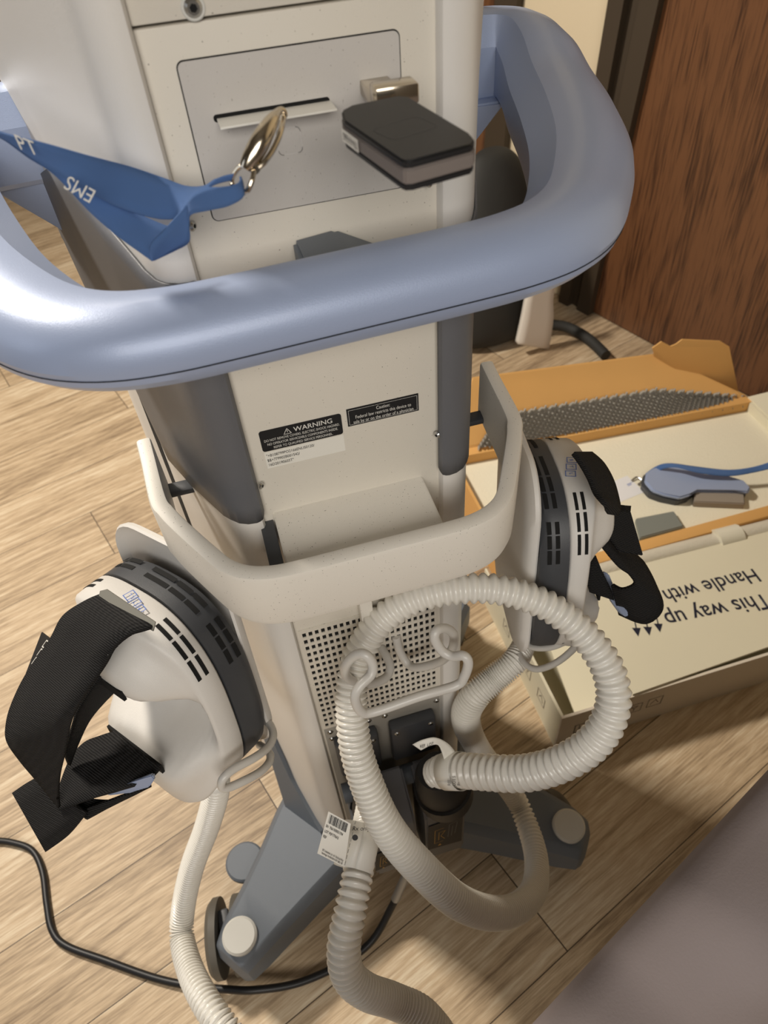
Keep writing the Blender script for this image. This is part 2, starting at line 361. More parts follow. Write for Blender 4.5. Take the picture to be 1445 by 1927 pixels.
# plan section of the column, right half offsets from XC
SEC = [(.0690, .392), (.0690, .3765), (.0705, .3735), (.0745, .3725), (.0800, .3732), (.0860, .3762), (.0910, .3818), (.0955, .3900), (.1020, .4080), (.118, .452), (.139, .520), (.147, .548), (.150, .56), (.160, .585), (.170, .625), (.165, .655), (.13, .67)]
def sec_at(z):
    # column is a touch fuller low down and at the head
    k = 0
    if z < .25: k = (.25 - z) * .05
    if z > 1.09: k = min(.03, (z - 1.09) * .12)
    return [(x + (k if y > .40 else 0) * min(1, (y - .38) / .12), y) for x, y in SEC]
def column():
    zs = [.055, .07, .25, .5, .8, 1.0, 1.09, 1.15, 1.22, 1.30]; bm = bmesh.new(); loops = []
    for z in zs:
        s = sec_at(z); sc = .985 if z == .055 else 1
        P = [(XC + x * sc, y) for x, y in s] + [(XC - x * sc, y) for x, y in reversed(s)]
        loops.append([bm.verts.new((x, y, z)) for x, y in P])
    n = len(loops[0])
    for a, b in zip(loops, loops[1:]):
        for k in range(n): bm.faces.new((a[k], a[(k + 1) % n], b[(k + 1) % n], b[k]))
    bm.faces.new(loops[0][::-1]); bm.faces.new(loops[-1])
    return from_bm('column_shell', bm, M_shell, machine)
column()
bx('display_head', (XC - .17, .44, 1.30), (XC + .17, .52, 1.52), M_shell, machine, bev=.015)
PX0, PX1 = -.006, .129
bx('rear_panel', (PX0 - .002, YP, .07), (PX1 + .002, YP + .01, 1.176), M_panel, machine, bev=.0008)
bx('upper_rear_panel', (PX0 - .002, YP - .0012, 1.1775), (PX1 + .002, YP + .01, 1.30), M_panel, machine, bev=.0008)
# drawer panel (printer bay) with slot
dw0, dw1, dz0, dz1 = .007, .1115, 1.0895, 1.162
dc = ((dw0 + dw1) / 2, (dz0 + dz1) / 2)
Yf = Vector((0, -1, 0))
gapo = prism('drawer_gap', [(dc[0] + x, YP - .0003, dc[1] + z) for x, z in rrect(dw1 - dw0 + .0012, dz1 - dz0 + .0012, .0035)], (0, .0002, 0), M_gap, machine)
drawer = prism('card_reader_panel', [(dc[0] + x, YP - .0009, dc[1] + z) for x, z in rrect(dw1 - dw0, dz1 - dz0, .003)], (0, .0006, 0), M_drawer, machine)
prism('card_slot', [(.0465 + x, YP - .0011, 1.1372 + z) for x, z in rrect(.0570, .0034, .0015)], (0, .0002, 0), M_gap, drawer)
strokes('embossed_square', [[(x, z) for x, z in rrect(.012, .012, .002)] + [rrect(.012, .012, .002)[0]]], mat('emboss_line', (205, 202, 198), .6), drawer, (.0525, YP - .0009, 1.122), (1, 0, 0), (0, 0, 1), .0004)
# blue hidden mount of handle on the panel
prism('handle_mount', [(.046, YP, 1.0715), (.046, YP, 1.04), (.098, YP, 1.04), (.098, YP, 1.058), (.070, YP, 1.0735)], (0, -.042, 0), M_base, machine, bev=.002)
# dark side inserts
def insert(side):
    # charcoal side cover of the column
    path = [(x, y) for x, y in SEC[1:11]] + [(.151, .56), (.161, .585), (.171, .62)]
    V = []; F = []
    out = []
    for i, (x, y) in enumerate(path):
        a = Vector(path[max(0, i - 1)]); b = Vector(path[min(len(path) - 1, i + 1)]); t = (b - a).normalized(); nrm = Vector((t.y, -t.x))
        out.append((x + nrm.x * .0012, y + nrm.y * .0012))
    fine = []
    for (a, b) in zip(out, out[1:]):
        k = 8 if (Vector(b) - Vector(a)).length > .03 else 2
        for s in range(k): fine.append((a[0] + (b[0] - a[0]) * s / k, a[1] + (b[1] - a[1]) * s / k))
    fine.append(out[-1])
    rows = 12
    for i, (x, y) in enumerate(fine):
        tf_ = max(0, (y - .52) / .105)
        t = max(0, min(1, (y - .38) / .14))
        e = 0
        if i < 4: e = (.006, .003, .001, 0)[i]
        z0 = .872 - .045 * t + e; z1 = (1.063 + .024 * t ** .8) - e - .045 * min(1, tf_)
        z0 += .17 * min(1, tf_ * 1.1)
        for k in range(rows + 1): V.append((XC + side * x, y, z0 + (z1 - z0) * k / rows))
    R = rows + 1
    for i in range(len(fine) - 1):
        for k in range(rows): F.append((i * R + k, (i + 1) * R + k, (i + 1) * R + k + 1, i * R + k + 1))
    o = mesh('side_insert', V, F, M_dark, machine, fix=False)
    mod(o, 'SOLIDIFY', thickness=.0016, offset=0)
insert(-1); insert(1)
# darker strip inside the column groove
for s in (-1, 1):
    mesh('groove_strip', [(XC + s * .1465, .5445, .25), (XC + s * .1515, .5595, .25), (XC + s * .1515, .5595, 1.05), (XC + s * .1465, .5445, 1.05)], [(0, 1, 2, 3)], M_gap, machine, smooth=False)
# screws
screw('panel_screw', (.0195, YP - .0012, 1.1815), (0, -1, 0), .0042, machine)
bm = bmesh.new(); add_disc(bm, (.0195, YP - .0008, 1.1815), (0, -1, 0), .0053, .0012, bev=.0005); from_bm('screw_rim', bm, M_cap, machine)
for u, v in ((823, 818), (362, 425), (806, 343), (491, 914)):
    p = on_y(u, v, YP - .004); screw('side_screw', (p.x, p.y, p.z), (.9 if p.x < .05 else -.9, -.6, 0), .0028, machine)

# warning stickers
def sticker(name, x0, x1, z0, z1, m, r=.0012, y=YP):
    return prism(name, [((x0 + x1) / 2 + x, y - .0004, (z0 + z1) / 2 + z) for x, z in rrect(x1 - x0, z1 - z0, r)], (0, .0003, 0), m, machine)
XD, ZD = (1, 0, 0), (0, 0, 1); YS = YP - .0005
w = sticker('warning_label', .003, .060, .9285, .9465, M_ink, .002)
text('lettering', 'WARNING', M_inkw, w, (.0265, YS, .9405), XD, ZD, .0056, bold=.00004)
strokes('warning_triangle', [[(0, 0), (.0052, 0), (.0026, .0046), (0, 0)], [(.0026, .0014), (.0026, .0032)]], M_inkw, w, (.0195, YS, .9400), XD, ZD, .0004)
for k, s in enumerate(('DO NOT REMOVE COVERS. ELECTRIC SHOCK HAZARD.', 'NO OPERATOR SERVICEABLE COMPONENTS INSIDE.', 'REFER TO QUALIFIED SERVICE PERSONNEL.')):
    text('lettering', s, M_inkw, w, (.0318, YS, .9368 - k * .0034), XD, ZD, .0030, 'CENTER', sx=.70 if k < 2 else .72)
w = sticker('caution_label', .064, .1155, .9335, .9485, M_ink, .0003)
strokes('border_line', [[(-.0245, -.0062), (.0245, -.0062), (.0245, .0062), (-.0245, .0062), (-.0245, -.0062)]], M_inkw, w, (.08975, YS, .941), XD, ZD, .0002)
for k, s in enumerate(('Caution:', 'Federal law restricts this device to', 'sale by or on the order of a physician')):
    text('lettering', s, M_inkw, w, (.0898, YS, .9433 - k * .0040), XD, ZD, .0040, 'CENTER', sx=.72)
w = sticker('serial_label', .0035, .0600, .9130, .9278, M_white, .0003)
for k, s in enumerate(('"+B108799PO2166ENUS0120/', '$$+779902B001542/', '16D20190603T"')):
    text('lettering', s, M_ink, w, (.0045, YS, .9235 - k * .0042), XD, ZD, .0034, sx=.80)

# ring tray around the column
def sweep(name, path, sec, m, parent, closed=False, caps=True):
    """path: (x,y,z,w,h); sec: list (s,t) unit; width axis = horizontal normal pointing outwards"""
    n = len(path); rings = []; bm = bmesh.new()
    for i, p in enumerate(path):
        a = Vector(path[max(0, i - 1)][:3]); b = Vector(path[min(n - 1, i + 1)][:3]); t = b - a; t.z = 0; t.normalize()
        nr = Vector((t.y, -t.x, 0)); rings.append([bm.verts.new(Vector(p[:3]) + nr * (s * p[3]) + UP * (q * p[4])) for s, q in sec])
    k = len(sec)
    for a, b in zip(rings, rings[1:]):
        for j in range(k): bm.faces.new((a[j], a[(j + 1) % k], b[(j + 1) % k], b[j]))
    if caps: bm.faces.new(rings[0][::-1]); bm.faces.new(rings[-1])
    return from_bm(name, bm, m, parent)
def mirror_path(half):  # half: list from rear centre to the right-front, offsets from XC
    L = [(XC - x, *r) for x, *r in reversed(half) if x > 0]; R = [(XC + x, *r) for x, *r in half]
    return L + R
ring_half = [(0, .309, .883, .013, .052), (.05, .309, .883, .013, .052), (.072, .3105, .883, .013, .052), (.088, .316, .883, .013, .052), (.100, .326, .883, .013, .052), (.110, .342, .883, .013, .053), (.1285, .376, .883, .013, .053), (.136, .392, .883, .013, .053), (.141, .407, .883, .013, .053), (.1455, .455, .883, .012, .053), (.148, .480, .883, .012, .053)]
ring_sec = [(-.5, 0.0), (-.44, .04), (-.3, .055), (.25, .055), (.42, .035), (.5, -.02), (.5, -.85), (.38, -.96), (.1, -1.0), (-.5, -1.0)]
rp_ = catmull(mirror_path([ (x, y, z, w_, h_) for x, y, z, w_, h_ in ring_half]), 5)
ring = sweep('storage_ring', rp_, ring_sec, M_cream, machine)
for s in (-1, 1):
    bx('ring_bracket', (XC + s * .118, .462, .832), (XC + s * .146, .476, .838), M_darker, machine, bev=.002)
# shelf box inside the ring
V = [(-.0005, .381, .869), (.1165, .381, .869), (.1165, .314, .866), (-.0005, .314, .866)]
prism('ring_shelf', V, (0, 0, -.03), M_cream, machine, bev=.001)
bx('shelf_bracket', (-.012, .318, .835), (-.002, .381, .862), M_darker, machine)

# ------------------------------------------------------------------ blue loop handle
hh = [(0, .3130, 1.0680, .046, .040), (.06, .3130, 1.0680, .046, .040), (.09, .3150, 1.0680, .048, .040), (.115, .322, 1.068, .052, .040), (.137, .338, 1.0675, .056, .041), (.157, .366, 1.067, .060, .042), (.180, .408, 1.068, .066, .045), (.198, .46, 1.070, .068, .048),
      (.212, .515, 1.072, .066, .052), (.222, .560, 1.078, .062, .056), (.2215, .592, 1.081, .055, .060), (.207, .611, 1.081, .048, .062), (.180, .616, 1.081, .046, .064), (.15, .616, 1.081, .046, .064), (.12, .616, 1.081, .046, .064)]
hsec = [(-.48, -.44), (-.5, -.30), (-.5, .12), (-.27, .43), (-.12, .475), (.08, .47), (.25, .41), (.38, .30), (.465, .13), (.5, -.08), (.46, -.28), (.36, -.42), (.15, -.49), (-.2, -.5), (-.42, -.5)]
hp = [(x, y + .05 * (x + .04), *r) for x, y, *r in catmull(mirror_path(hh), 5)]
handle = sweep('loop_handle', hp, hsec, M_blue, machine)
handle.data.set_sharp_from_angle(angle=math.radians(27))
sp = []
for i, p in enumerate(hp):
    a = Vector(hp[max(0, i - 1)][:3]); b = Vector(hp[min(len(hp) - 1, i + 1)][:3]); t = (b - a); t.z = 0; t.normalize(); nr = Vector((t.y, -t.x, 0))
    sp.append(Vector(p[:3]) + nr * (.484 * p[3]) + UP * (-.17 * p[4]))
bm = bmesh.new(); add_tube(bm, sp, .0004, 6); from_bm('parting_line', bm, M_gap, handle)
for s in (-1, 1):
    # bracket web under the front arm
    Vb = [(XC + s * .15, .595, 1.052), (XC + s * .205, .595, 1.052), (XC + s * .150, .595, .995), (XC + s * .135, .595, .975), (XC + s * .13, .595, 1.052)]
    prism('handle_bracket', Vb, (0, .03, 0), M_blue, handle, bev=.002)

# ------------------------------------------------------------------ vent grille with real holes
def grille():
    nx, nz = 22, 17; x0, x1 = -.0035, .1255; z0, z1 = .5275, .712; px = (x1 - x0) / nx; pz = (z1 - z0) / nz
    V = []; F = []; idx = {}
    def v(x, z):
        k = (round(x, 6), round(z, 6))
        if k not in idx: idx[k] = len(V); V.append((x, YP - .0006, z))
        return idx[k]
    xs = [x0 - .0015]; zs = [z0 - .003]
    for i in range(nx): xs += [x0 + i * px + px * .22, x0 + i * px + px * .80]
    for i in range(nz): zs += [z0 + i * pz + pz * .2, z0 + i * pz + pz * .8]
    xs.append(x1 + .0015); zs.append(z1 + .003)
    top = lambda x: .650 + .062 * 1.0
    for i in range(len(xs) - 1):
        for k in range(len(zs) - 1):
            hole = i % 2 == 1 and k % 2 == 1
            if hole: continue
            F.append((v(xs[i], zs[k]), v(xs[i + 1], zs[k]), v(xs[i + 1], zs[k + 1]), v(xs[i], zs[k + 1])))
    o = mesh('vent_grille', V, F, M_panel, machine, smooth=False, fix=False)
    mod(o, 'SOLIDIFY', thickness=.0012, offset=0)
    bx('grille_back', (x0, YP - .0002, z0), (x1, YP - .0001, z1), M_gap, o)
grille()
# vertical rail emerging below ring
bx('hook_rail', (.052, YP - .012, .69), (.064, YP, .80), M_cream, machine, bev=.002)
# connector area
plate = bx('connector_plate', (-.005, YP - .0015, .10), (.129, YP, .525), mat('plate_grey', (150, 146, 138), .55, bump=.2, bscale=900), machine, bev=.0005)
for x in (-.002, .042, .061, .122):
    for z in ((.516, .500) if x < 0 else (.516,)): screw('plate_screw', (x + .003, YP - .0015, z), (0, -1, 0), .0036, plate)
for xa, xb in ((.002, .052), (.066, .120)):
    fo = bx('socket_cover', (xa, YP - .016, .425), (xb, YP - .0015, .505), M_darker, machine, bev=.004)
    for x in (xa + .007, xb - .007): screw('cover_screw', (x, YP - .016, .496), (0, -1, 0), .0034, fo)
tube('hinge_bar', [(-.002, YP - .026, .405), (.0585, YP - .026, .405)], .012, M_base, machine, seg=16, smooth_path=False)
tube('hinge_bar', [(.0605, YP - .026, .405), (.126, YP - .026, .405)], .012, M_base, machine, seg=16, smooth_path=False)
bx('latch_arm', (.000, YP - .034, .30), (.010, YP - .016, .41), M_base, machine, bev=.003)
bx('latch_arm', (.046, YP - .034, .28), (.056, YP - .016, .41), M_base, machine, bev=.003)
bx('latch_arm', (.064, YP - .034, .28), (.072, YP - .016, .41), M_base, machine, bev=.003)

# ------------------------------------------------------------------ wheeled base
def leg(side):
    # polygon outline in world for top face: hub side wide, toe narrow; loft from toe to hub
    c = lambda x, y, z: Vector((XC + side * x, y, z))
    toe = c(.247, .322, 0); L = []
    # cross-sections along the leg: (centre xy, half width, z top, z bottom)
    cs = [((.276, .296), .022, .100, .060), ((.270, .301), .031, .118, .056), ((.250, .318), .038, .128, .055), ((.21, .350), .047, .133, .055), ((.17, .382), .057, .140, .058), ((.126, .418), .070, .150, .06), ((.05, .48), .085, .16, .06)]
    d = Vector((.25 - .05, .318 - .48)).normalized(); nrm = Vector((-d.y, d.x))
    bm = bmesh.new(); rings = []
    for (cx, cy), hw, zt, zb in cs:
        P = [(-hw, zb), (-hw, zt - .014), (-hw + .008, zt - .003), (-hw + .012, zt), (hw - .012, zt), (hw - .008, zt - .003), (hw, zt - .014), (hw, zb)]
        rings.append([bm.verts.new(c(cx + nrm.x * s, cy + nrm.y * s, z)) for s, z in P])
    for a, b in zip(rings, rings[1:]):
        for k in range(8): bm.faces.new((a[k], a[(k + 1) % 8], b[(k + 1) % 8], b[k]))
    bm.faces.new(rings[0]); bm.faces.new(rings[-1])
    g = from_bm('base_leg', bm, M_base, machine)
    mod(g, 'BEVEL', width=.003, segments=2, limit_method='ANGLE', angle_limit=math.radians(40))
    bm = bmesh.new(); add_disc(bm, c(.250, .320, .122), (0.02 * side, -.12, 1), .0245, .015, seg=40, bev=.003); from_bm('leg_cap', bm, M_cap, g)
    # caster
    ax = Vector((side * .97, -.25, 0)).normalized(); ax = Vector((1, .12 * side, 0)).normalized()
    cc = c(.278 if side < 0 else .250, .345, .056)
    for sgn in (-1, 1):
        bm = bmesh.new(); add_disc(bm, cc + ax * (sgn * .010), ax * sgn, .055, .016, seg=40, bev=.006); wh = from_bm('caster_wheel', bm, M_rubber, g)
        disc('wheel_hub', cc + ax * (sgn * .0262), ax * sgn, .038, .0012, M_cap, wh, seg=32)
    bx('caster_fork', (cc.x - .008, cc.y - .03, .045), (cc.x + .008, cc.y + .03, .088), M_darker, g, bev=.003)
    # front leg
    bm = bmesh.new(); rings = []
    for (cx, cy), hw, zt, zb in [((.06, .60), .06, .15, .06), ((.16, .70), .045, .135, .06), ((.235, .78), .035, .12, .06)]:
        P = [(-hw, zb), (-hw, zt - .01), (-hw + .01, zt), (hw - .01, zt), (hw, zt - .01), (hw, zb)]
        rings.append([bm.verts.new(c(cx + .7 * s, cy - .7 * s, z)) for s, z in P])
    for a, b in zip(rings, rings[1:]):
        for k in range(6): bm.faces.new((a[k], a[(k + 1) % 6], b[(k + 1) % 6], b[k]))
    bm.faces.new(rings[0]); bm.faces.new(rings[-1]); g2 = from_bm('base_leg', bm, M_base, machine)
    c2 = c(.225, .77, .045); bm = bmesh.new(); add_disc(bm, c2 - Vector((.016, 0, 0)), (1, 0, 0), .045, .032, seg=36, bev=.006); from_bm('caster_wheel', bm, M_rubber, g2)
leg(-1); leg(1)
bx('base_hub', (XC - .115, .39, .052), (XC + .115, .66, .10), M_base, machine, bev=.006)
# base side fin that climbs the column
for s in (-1, 1):
    P = [(XC + s * .100, .405, .14), (XC + s * .148, .47, .15), (XC + s * .152, .53, .17), (XC + s * .150, .56, .36), (XC + s * .146, .545, .36), (XC + s * .128, .48, .22), (XC + s * .104, .41, .17)]
    prism('base_fin', P, (s * .006, -.002, 0), M_base, machine)
# foot brake pedal
bm = bmesh.new(); add_disc(bm, (XC - .236, .432, .078), (0, 0, 1), .030, .010, seg=28, bev=.003); from_bm('brake_pedal', bm, M_base, machine)

# ------------------------------------------------------------------ wire hook
hk = [(745, 1198, .378), (752, 1225, .372), (768, 1250, .362), (788, 1256, .352), (830, 1244, .342), (850, 1222, .336), (854, 1196, .330), (840, 1183, .325), (822, 1186, .320), (818, 1202, .316), (832, 1225, .310), (852, 1235, .304), (872, 1234, .298), (881, 1247, .294), (874, 1272, .291), (858, 1290, .290), (790, 1310, .290), (702, 1340, .290), (678, 1337, .291), (668, 1312, .294), (678, 1290, .298), (699, 1268, .303), (700, 1247, .308), (686, 1231, .313), (667, 1234, .318), (650, 1254, .322), (654, 1275, .328), (680, 1287, .334), (705, 1285, .340), (728, 1273, .347), (734, 1254, .355), (727, 1235, .366), (718, 1220, .377)]
tube('hose_hook', [on_y(*q) for q in hk], .0042, M_wire, machine, seg=14, n=6)

# ------------------------------------------------------------------ applicator holders (plates and wire cradles fixed to the ring)
def plate_part(name, edge, th, m, parent, n=6):
    P = catmull(edge, n); c = sum((Vector(p) for p in P), Vector()) / len(P)
    V = [Vector(p) for p in P] + [c]; F = [(i, (i + 1) % len(P), len(P)) for i in range(len(P))]
    return V, F

class Frame:
    def __init__(s, o, A, U, N): s.o, s.A, s.U, s.N = Vector(o), Vector(A), Vector(U), Vector(N)
    def __call__(s, a, u, w): return s.o + s.A * a + s.U * u + s.N * w
FL = Frame((-.0934, .4013, .7012), (.611, -.778, .144), (.004, .184, .983), (-.792, -.600, .115))
FR = Frame((.2255, .4206, .6996), (-.210, -.967, .144), (.038, .140, .989), (.830, -.181, -.006))
def holder(F):
    # curved plate behind the applicator, rising above it, flaring outwards at the rim
    prof = rrect(.150, .235, .045, 8, 0, -.002); V = []; n = len(prof); rings = []
    bm = bmesh.new()
    for k, (sc, w) in enumerate(((.35, -.010), (.75, -.010), (.93, -.008), (.99, -.003), (1.0, .001), (.985, .003), (.96, .000), (.90, -.004), (.70, -.005), (.3, -.005))):
        rings.append([bm.verts.new(F(a * sc - .004, u * sc + .012, w)) for a, u in prof])
    for a, b in zip(rings, rings[1:]):
        for j in range(n): bm.faces.new((a[j], a[(j + 1) % n], b[(j + 1) % n], b[j]))
    bm.faces.new(rings[0]); bm.faces.new(rings[-1])
    h = from_bm('applicator_holder', bm, M_shell, machine)
    return h
hl = holder(FL); hr = holder(FR)
def wire(F, px, name='cradle_wire', r=.0036):
    return tube(name, [at(*q) for q in px], r, M_wire, machine, seg=12, n=6)
# wire cradles: the loops that carry each applicator from below
wire(FL, [(492, 1352, .66), (508, 1364, .65), (514, 1384, .635), (505, 1405, .62), (480, 1425, .60), (440, 1447, .585), (420, 1465, .58), (417, 1480, .585), (430, 1482, .59), (462, 1468, .60), (490, 1452, .615), (506, 1435, .63), (508, 1420, .64), (498, 1408, .655), (488, 1402, .67)])
wire(FL, [(418, 1470, .583), (420, 1478, .595), (428, 1484, .60)], r=.0032)
wire(FR, [(980, 1192, .76), (992, 1212, .75), (1010, 1219, .74), (1040, 1217, .73), (1075, 1203, .72), (1090, 1205, .715), (1078, 1222, .72), (1050, 1245, .73), (1020, 1258, .745), (1000, 1257, .755), (985, 1245, .765), (976, 1230, .775)])

# ------------------------------------------------------------------ handheld applicators
def sgnpow(x, e): return math.copysign(abs(x) ** e, x)
RA, RU = .082, .1025
def applicator(F, label, logo_dir):
    root = thing('handheld_applicator', label, 'applicator', tuple(F(0, 0, 0)), 'applicators hanging on the machine')
    NT = 72
    def outl(th, s, w, du=0):
        e = .72
        a = RA * s * sgnpow(math.cos(th), e); u = RU * s * sgnpow(math.sin(th), e)
        return F(a, u + du, w)
    ths = [2 * math.pi * k / NT for k in range(NT)]
    bm = bmesh.new(); rings = [[bm.verts.new(outl(t, s, w)) for t in ths] for s, w in ((.80, .002), (.93, .004), (.985, .010), (1.0, .018), (1.0, .0335), (.97, .0335))]
    for a, b in zip(rings, rings[1:]):
        for j in range(NT): bm.faces.new((a[j], a[(j + 1) % NT], b[(j + 1) % NT], b[j]))
    bm.faces.new(rings[0]); bm.faces.new(rings[-1])
    back = from_bm('back_shell', bm, M_darker, root)
    # front shell with a scooped grip
    def edge_w(t):
        u = math.sin(t); return .056 + (.014 * max(0, u) ** 3) + (.030 * max(0, -u) ** 2)
    def sm(a, b, x): x = max(0, min(1, (x - a) / (b - a))); return x * x * (3 - 2 * x)
    bm = bmesh.new(); rows = []
    def fo(t, s, w):
        sn = max(0, -math.sin(t)); e = .72; k_ = min(1, max(0, w - .034) / .04)
        return F(RA * s * sgnpow(math.cos(t), e), RU * s * sgnpow(math.sin(t), e) * (1 + .17 * sn ** 2 * k_), w)
    rows.append([bm.verts.new(outl(t, .975, .0345)) for t in ths]); rows.append([bm.verts.new(outl(t, 1.0, .0365)) for t in ths])
    rows.append([bm.verts.new(fo(t, 1.0, .5 * (.0365 + edge_w(t)))) for t in ths]); rows.append([bm.verts.new(fo(t, .992, edge_w(t) - .003)) for t in ths]); rows.append([bm.verts.new(fo(t, .97, edge_w(t))) for t in ths])
    for r in (.93, .88, .82, .75, .67, .58, .48, .37, .25, .12):
        row = []
        for t in ths:
            e = .72; a = RA * r * sgnpow(math.cos(t), e); u = RU * r * sgnpow(math.sin(t), e)
            ridge = .038 + .056 * sm(.012, .052, abs(u)) - .012 * sm(.03, .08, abs(a)) * sm(.02, .05, abs(u))
            k = sm(.70, .97, r); w = ridge * (1 - k) + edge_w(t) * k
            kk = max(0, -math.sin(t)) ** 2 * min(1, (w - .034) / .04) * .17 * sm(.3, .95, r); row.append(bm.verts.new(F(a, u * (1 + kk), w)))
        rows.append(row)
    for a, b in zip(rows, rows[1:]):
        for j in range(NT): bm.faces.new((a[j], a[(j + 1) % NT], b[(j + 1) % NT], b[j]))
    bm.faces.new(rows[-1]); bm.faces.new(rows[0])
    front = from_bm('front_shell', bm, M_shell, root)
    for e in front.data.edges: e.use_edge_sharp = False
    # vents on the rim
    def vents(name, parent, lanes, groups, m, s=1.0035):
        for g0, g1, segs in groups:
            V = []; Fc = []
            for w0, w1 in lanes:
                L = (g1 - g0) / segs
                for q in range(segs):
                    a0 = g0 + q * L + L * .06; a1 = g0 + (q + 1) * L - L * .06; K = 6
                    for k in range(K + 1):
                        t = math.radians(a0 + (a1 - a0) * k / K); i = len(V); V.append(outl(t, s, w0)); V.append(outl(t, s, w1))
                        if k < K: Fc.append((i, i + 1, i + 3, i + 2))
            mesh(name, V, Fc, m, parent, fix=False)
    vents('vent_slots', back, ((.0105, .0150), (.0190, .0235)), ((18, 46, 3), (54, 92, 3), (98, 128, 2)), M_gap)
    vents('vent_slots', front, ((.0415, .0450), (.0490, .0525)), ((22, 66, 3), (108, 132, 1), (-52, -36, 2)), M_gap)
    # strap slots
    for u, hgt in ((.053, .0935), (-.044, .0920)):
        P = [(-.038, -.005), (.038, -.005), (.038, .005), (-.038, .005)]
        V = [F(a, u + b, hgt - .001) for a, b in P] + [F(a, u + b, hgt + .0015) for a, b in P]
        mesh('strap_slot', V, [(0, 1, 2, 3), (4, 5, 6, 7), (0, 1, 5, 4), (1, 2, 6, 5), (2, 3, 7, 6), (3, 0, 4, 7)], M_gap, front, smooth=False)
    # logo on rim
    t0 = math.radians(84); c0 = outl(t0, 1.012, .048); tan = (outl(t0 + .05, 1, .048) - outl(t0 - .05, 1, .048)).normalized()
    X = tan * logo_dir; Y = F.N * (1 if logo_dir > 0 else -1)
    side = X.cross(Y)
    up_out = (outl(t0, 1.2, .048) - outl(t0, 1, .048))
    if side.dot(up_out) < 0: Y = -Y
    sq = []; step = .0094; dy = -.0030
    for k in (-1, 0, 1):
        cx = k * step; cy = k * dy
        sq.append([(cx + p, cy + q_) for p, q_ in ((-.0044, -.0034), (.0028, -.0050), (.0044, .0034), (-.0028, .0050), (-.0044, -.0034))])
    lg = strokes('logo_mark', sq, M_inkb, front, c0, X, Y, .0008, th=.0003)
    for k, ch in ((-1, 'B'), (0, 'T'), (1, 'L')): text('logo_letter', ch, M_inkb, front, c0 + X * (k * step) + Y * (k * dy - .0017), X, Y, .0046, 'CENTER', th=.0004, bold=.0001)
    # hose socket at the foot
    V = []
    return root, back, front
AL, ALb, ALf = applicator(FL, 'handheld applicator hanging at the left of the machine, big strap loop facing the camera', 1)
AR, ARb, ARf = applicator(FR, 'handheld applicator on the right side of the machine, above the open white carton', -1)

# straps, left applicator
def edges(L): return [at(*p) for p in L]
far = [(196, 1118, .552), (162, 1132, .545), (120, 1160, .545), (95, 1205, .548), (50, 1271, .55), (24, 1325, .55), (14, 1362, .55), (15, 1394, .55), (39, 1430, .56), (70, 1467, .57), (112, 1519, .585)]
near = [(287, 1180, .506), (268, 1186, .503), (245, 1194, .502), (217, 1217, .502), (199, 1248, .505), (165, 1298, .505), (140, 1340, .51), (130, 1372, .52), (122, 1416, .535), (112, 1460, .555), (109, 1500, .575)]
ribbon('strap', edges(far), edges(near), .003, M_strap, AL)
ribbon('strap', edges([(215, 1378, .63), (190, 1386, .625), (160, 1398, .62), (135, 1425, .61), (118, 1465, .60), (108, 1500, .595)]), edges([(303, 1444, .585), (275, 1470, .58), (225, 1487, .58), (180, 1500, .58), (140, 1515, .585), (112, 1525, .59)]), .003, M_strap, AL)
ribbon('strap', edges([(275, 1195, .59), (262, 1260, .60), (215, 1300, .60), (170, 1350, .60), (145, 1400, .60), (130, 1440, .60)]), edges([(222, 1180, .56), (212, 1230, .56), (186, 1275, .555), (150, 1330, .56), (135, 1375, .57), (122, 1420, .58)]), .003, M_strap, AL)
ribbon('strap_tail', edges([(72, 1461, .60), (48, 1475, .605), (25, 1491, .61)]), edges([(163, 1530, .585), (128, 1572, .59), (88, 1602, .60)]), .003, M_strap, AL)
ribbon('strap_tail', edges([(118, 1500, .60), (160, 1540, .59), (165, 1520, .59)]), edges([(150, 1500, .60), (220, 1505, .60), (285, 1478, .60)]), .003, M_strap, AL)
prism('slot_rim', [at(188, 1112, .545), at(200, 1109, .54), at(292, 1171, .505), at(288, 1188, .505), at(277, 1182, .508), at(186, 1121, .545)], tuple(fwd * .002), mat('slot_grey', (128, 126, 118), .6), AL)  # border of the strap slot, in its own plain grey
lt = prism('strap_tab', [at(78, 1190, .60), at(95, 1203, .58), at(60, 1262, .575), at(48, 1268, .58)], tuple(fwd * .002), M_blackm, AL)
lx = (at(90, 1200, .58) - at(52, 1262, .58)); strokes('logo_mark', [[(0, 0), (.006, .001), (.006, .008), (0, .007), (0, 0)], [(-.008, 0), (-.002, .001), (-.002, .008), (-.008, .007)], [(-.016, 0), (-.010, .001), (-.010, .008)]], M_inkw, lt, at(78, 1216, .572), lx, at(95, 1203, .58) - at(78, 1190, .60), .0010, th=.0006)
# blue release lever
prism('release_lever', [at(194, 1489, .60), at(215, 1484, .59), at(250, 1472, .575), at(285, 1458, .57), at(290, 1466, .57), at(280, 1482, .575), at(245, 1492, .585), at(205, 1498, .60)], tuple(fwd * .006), M_blue, AL, bev=.001)
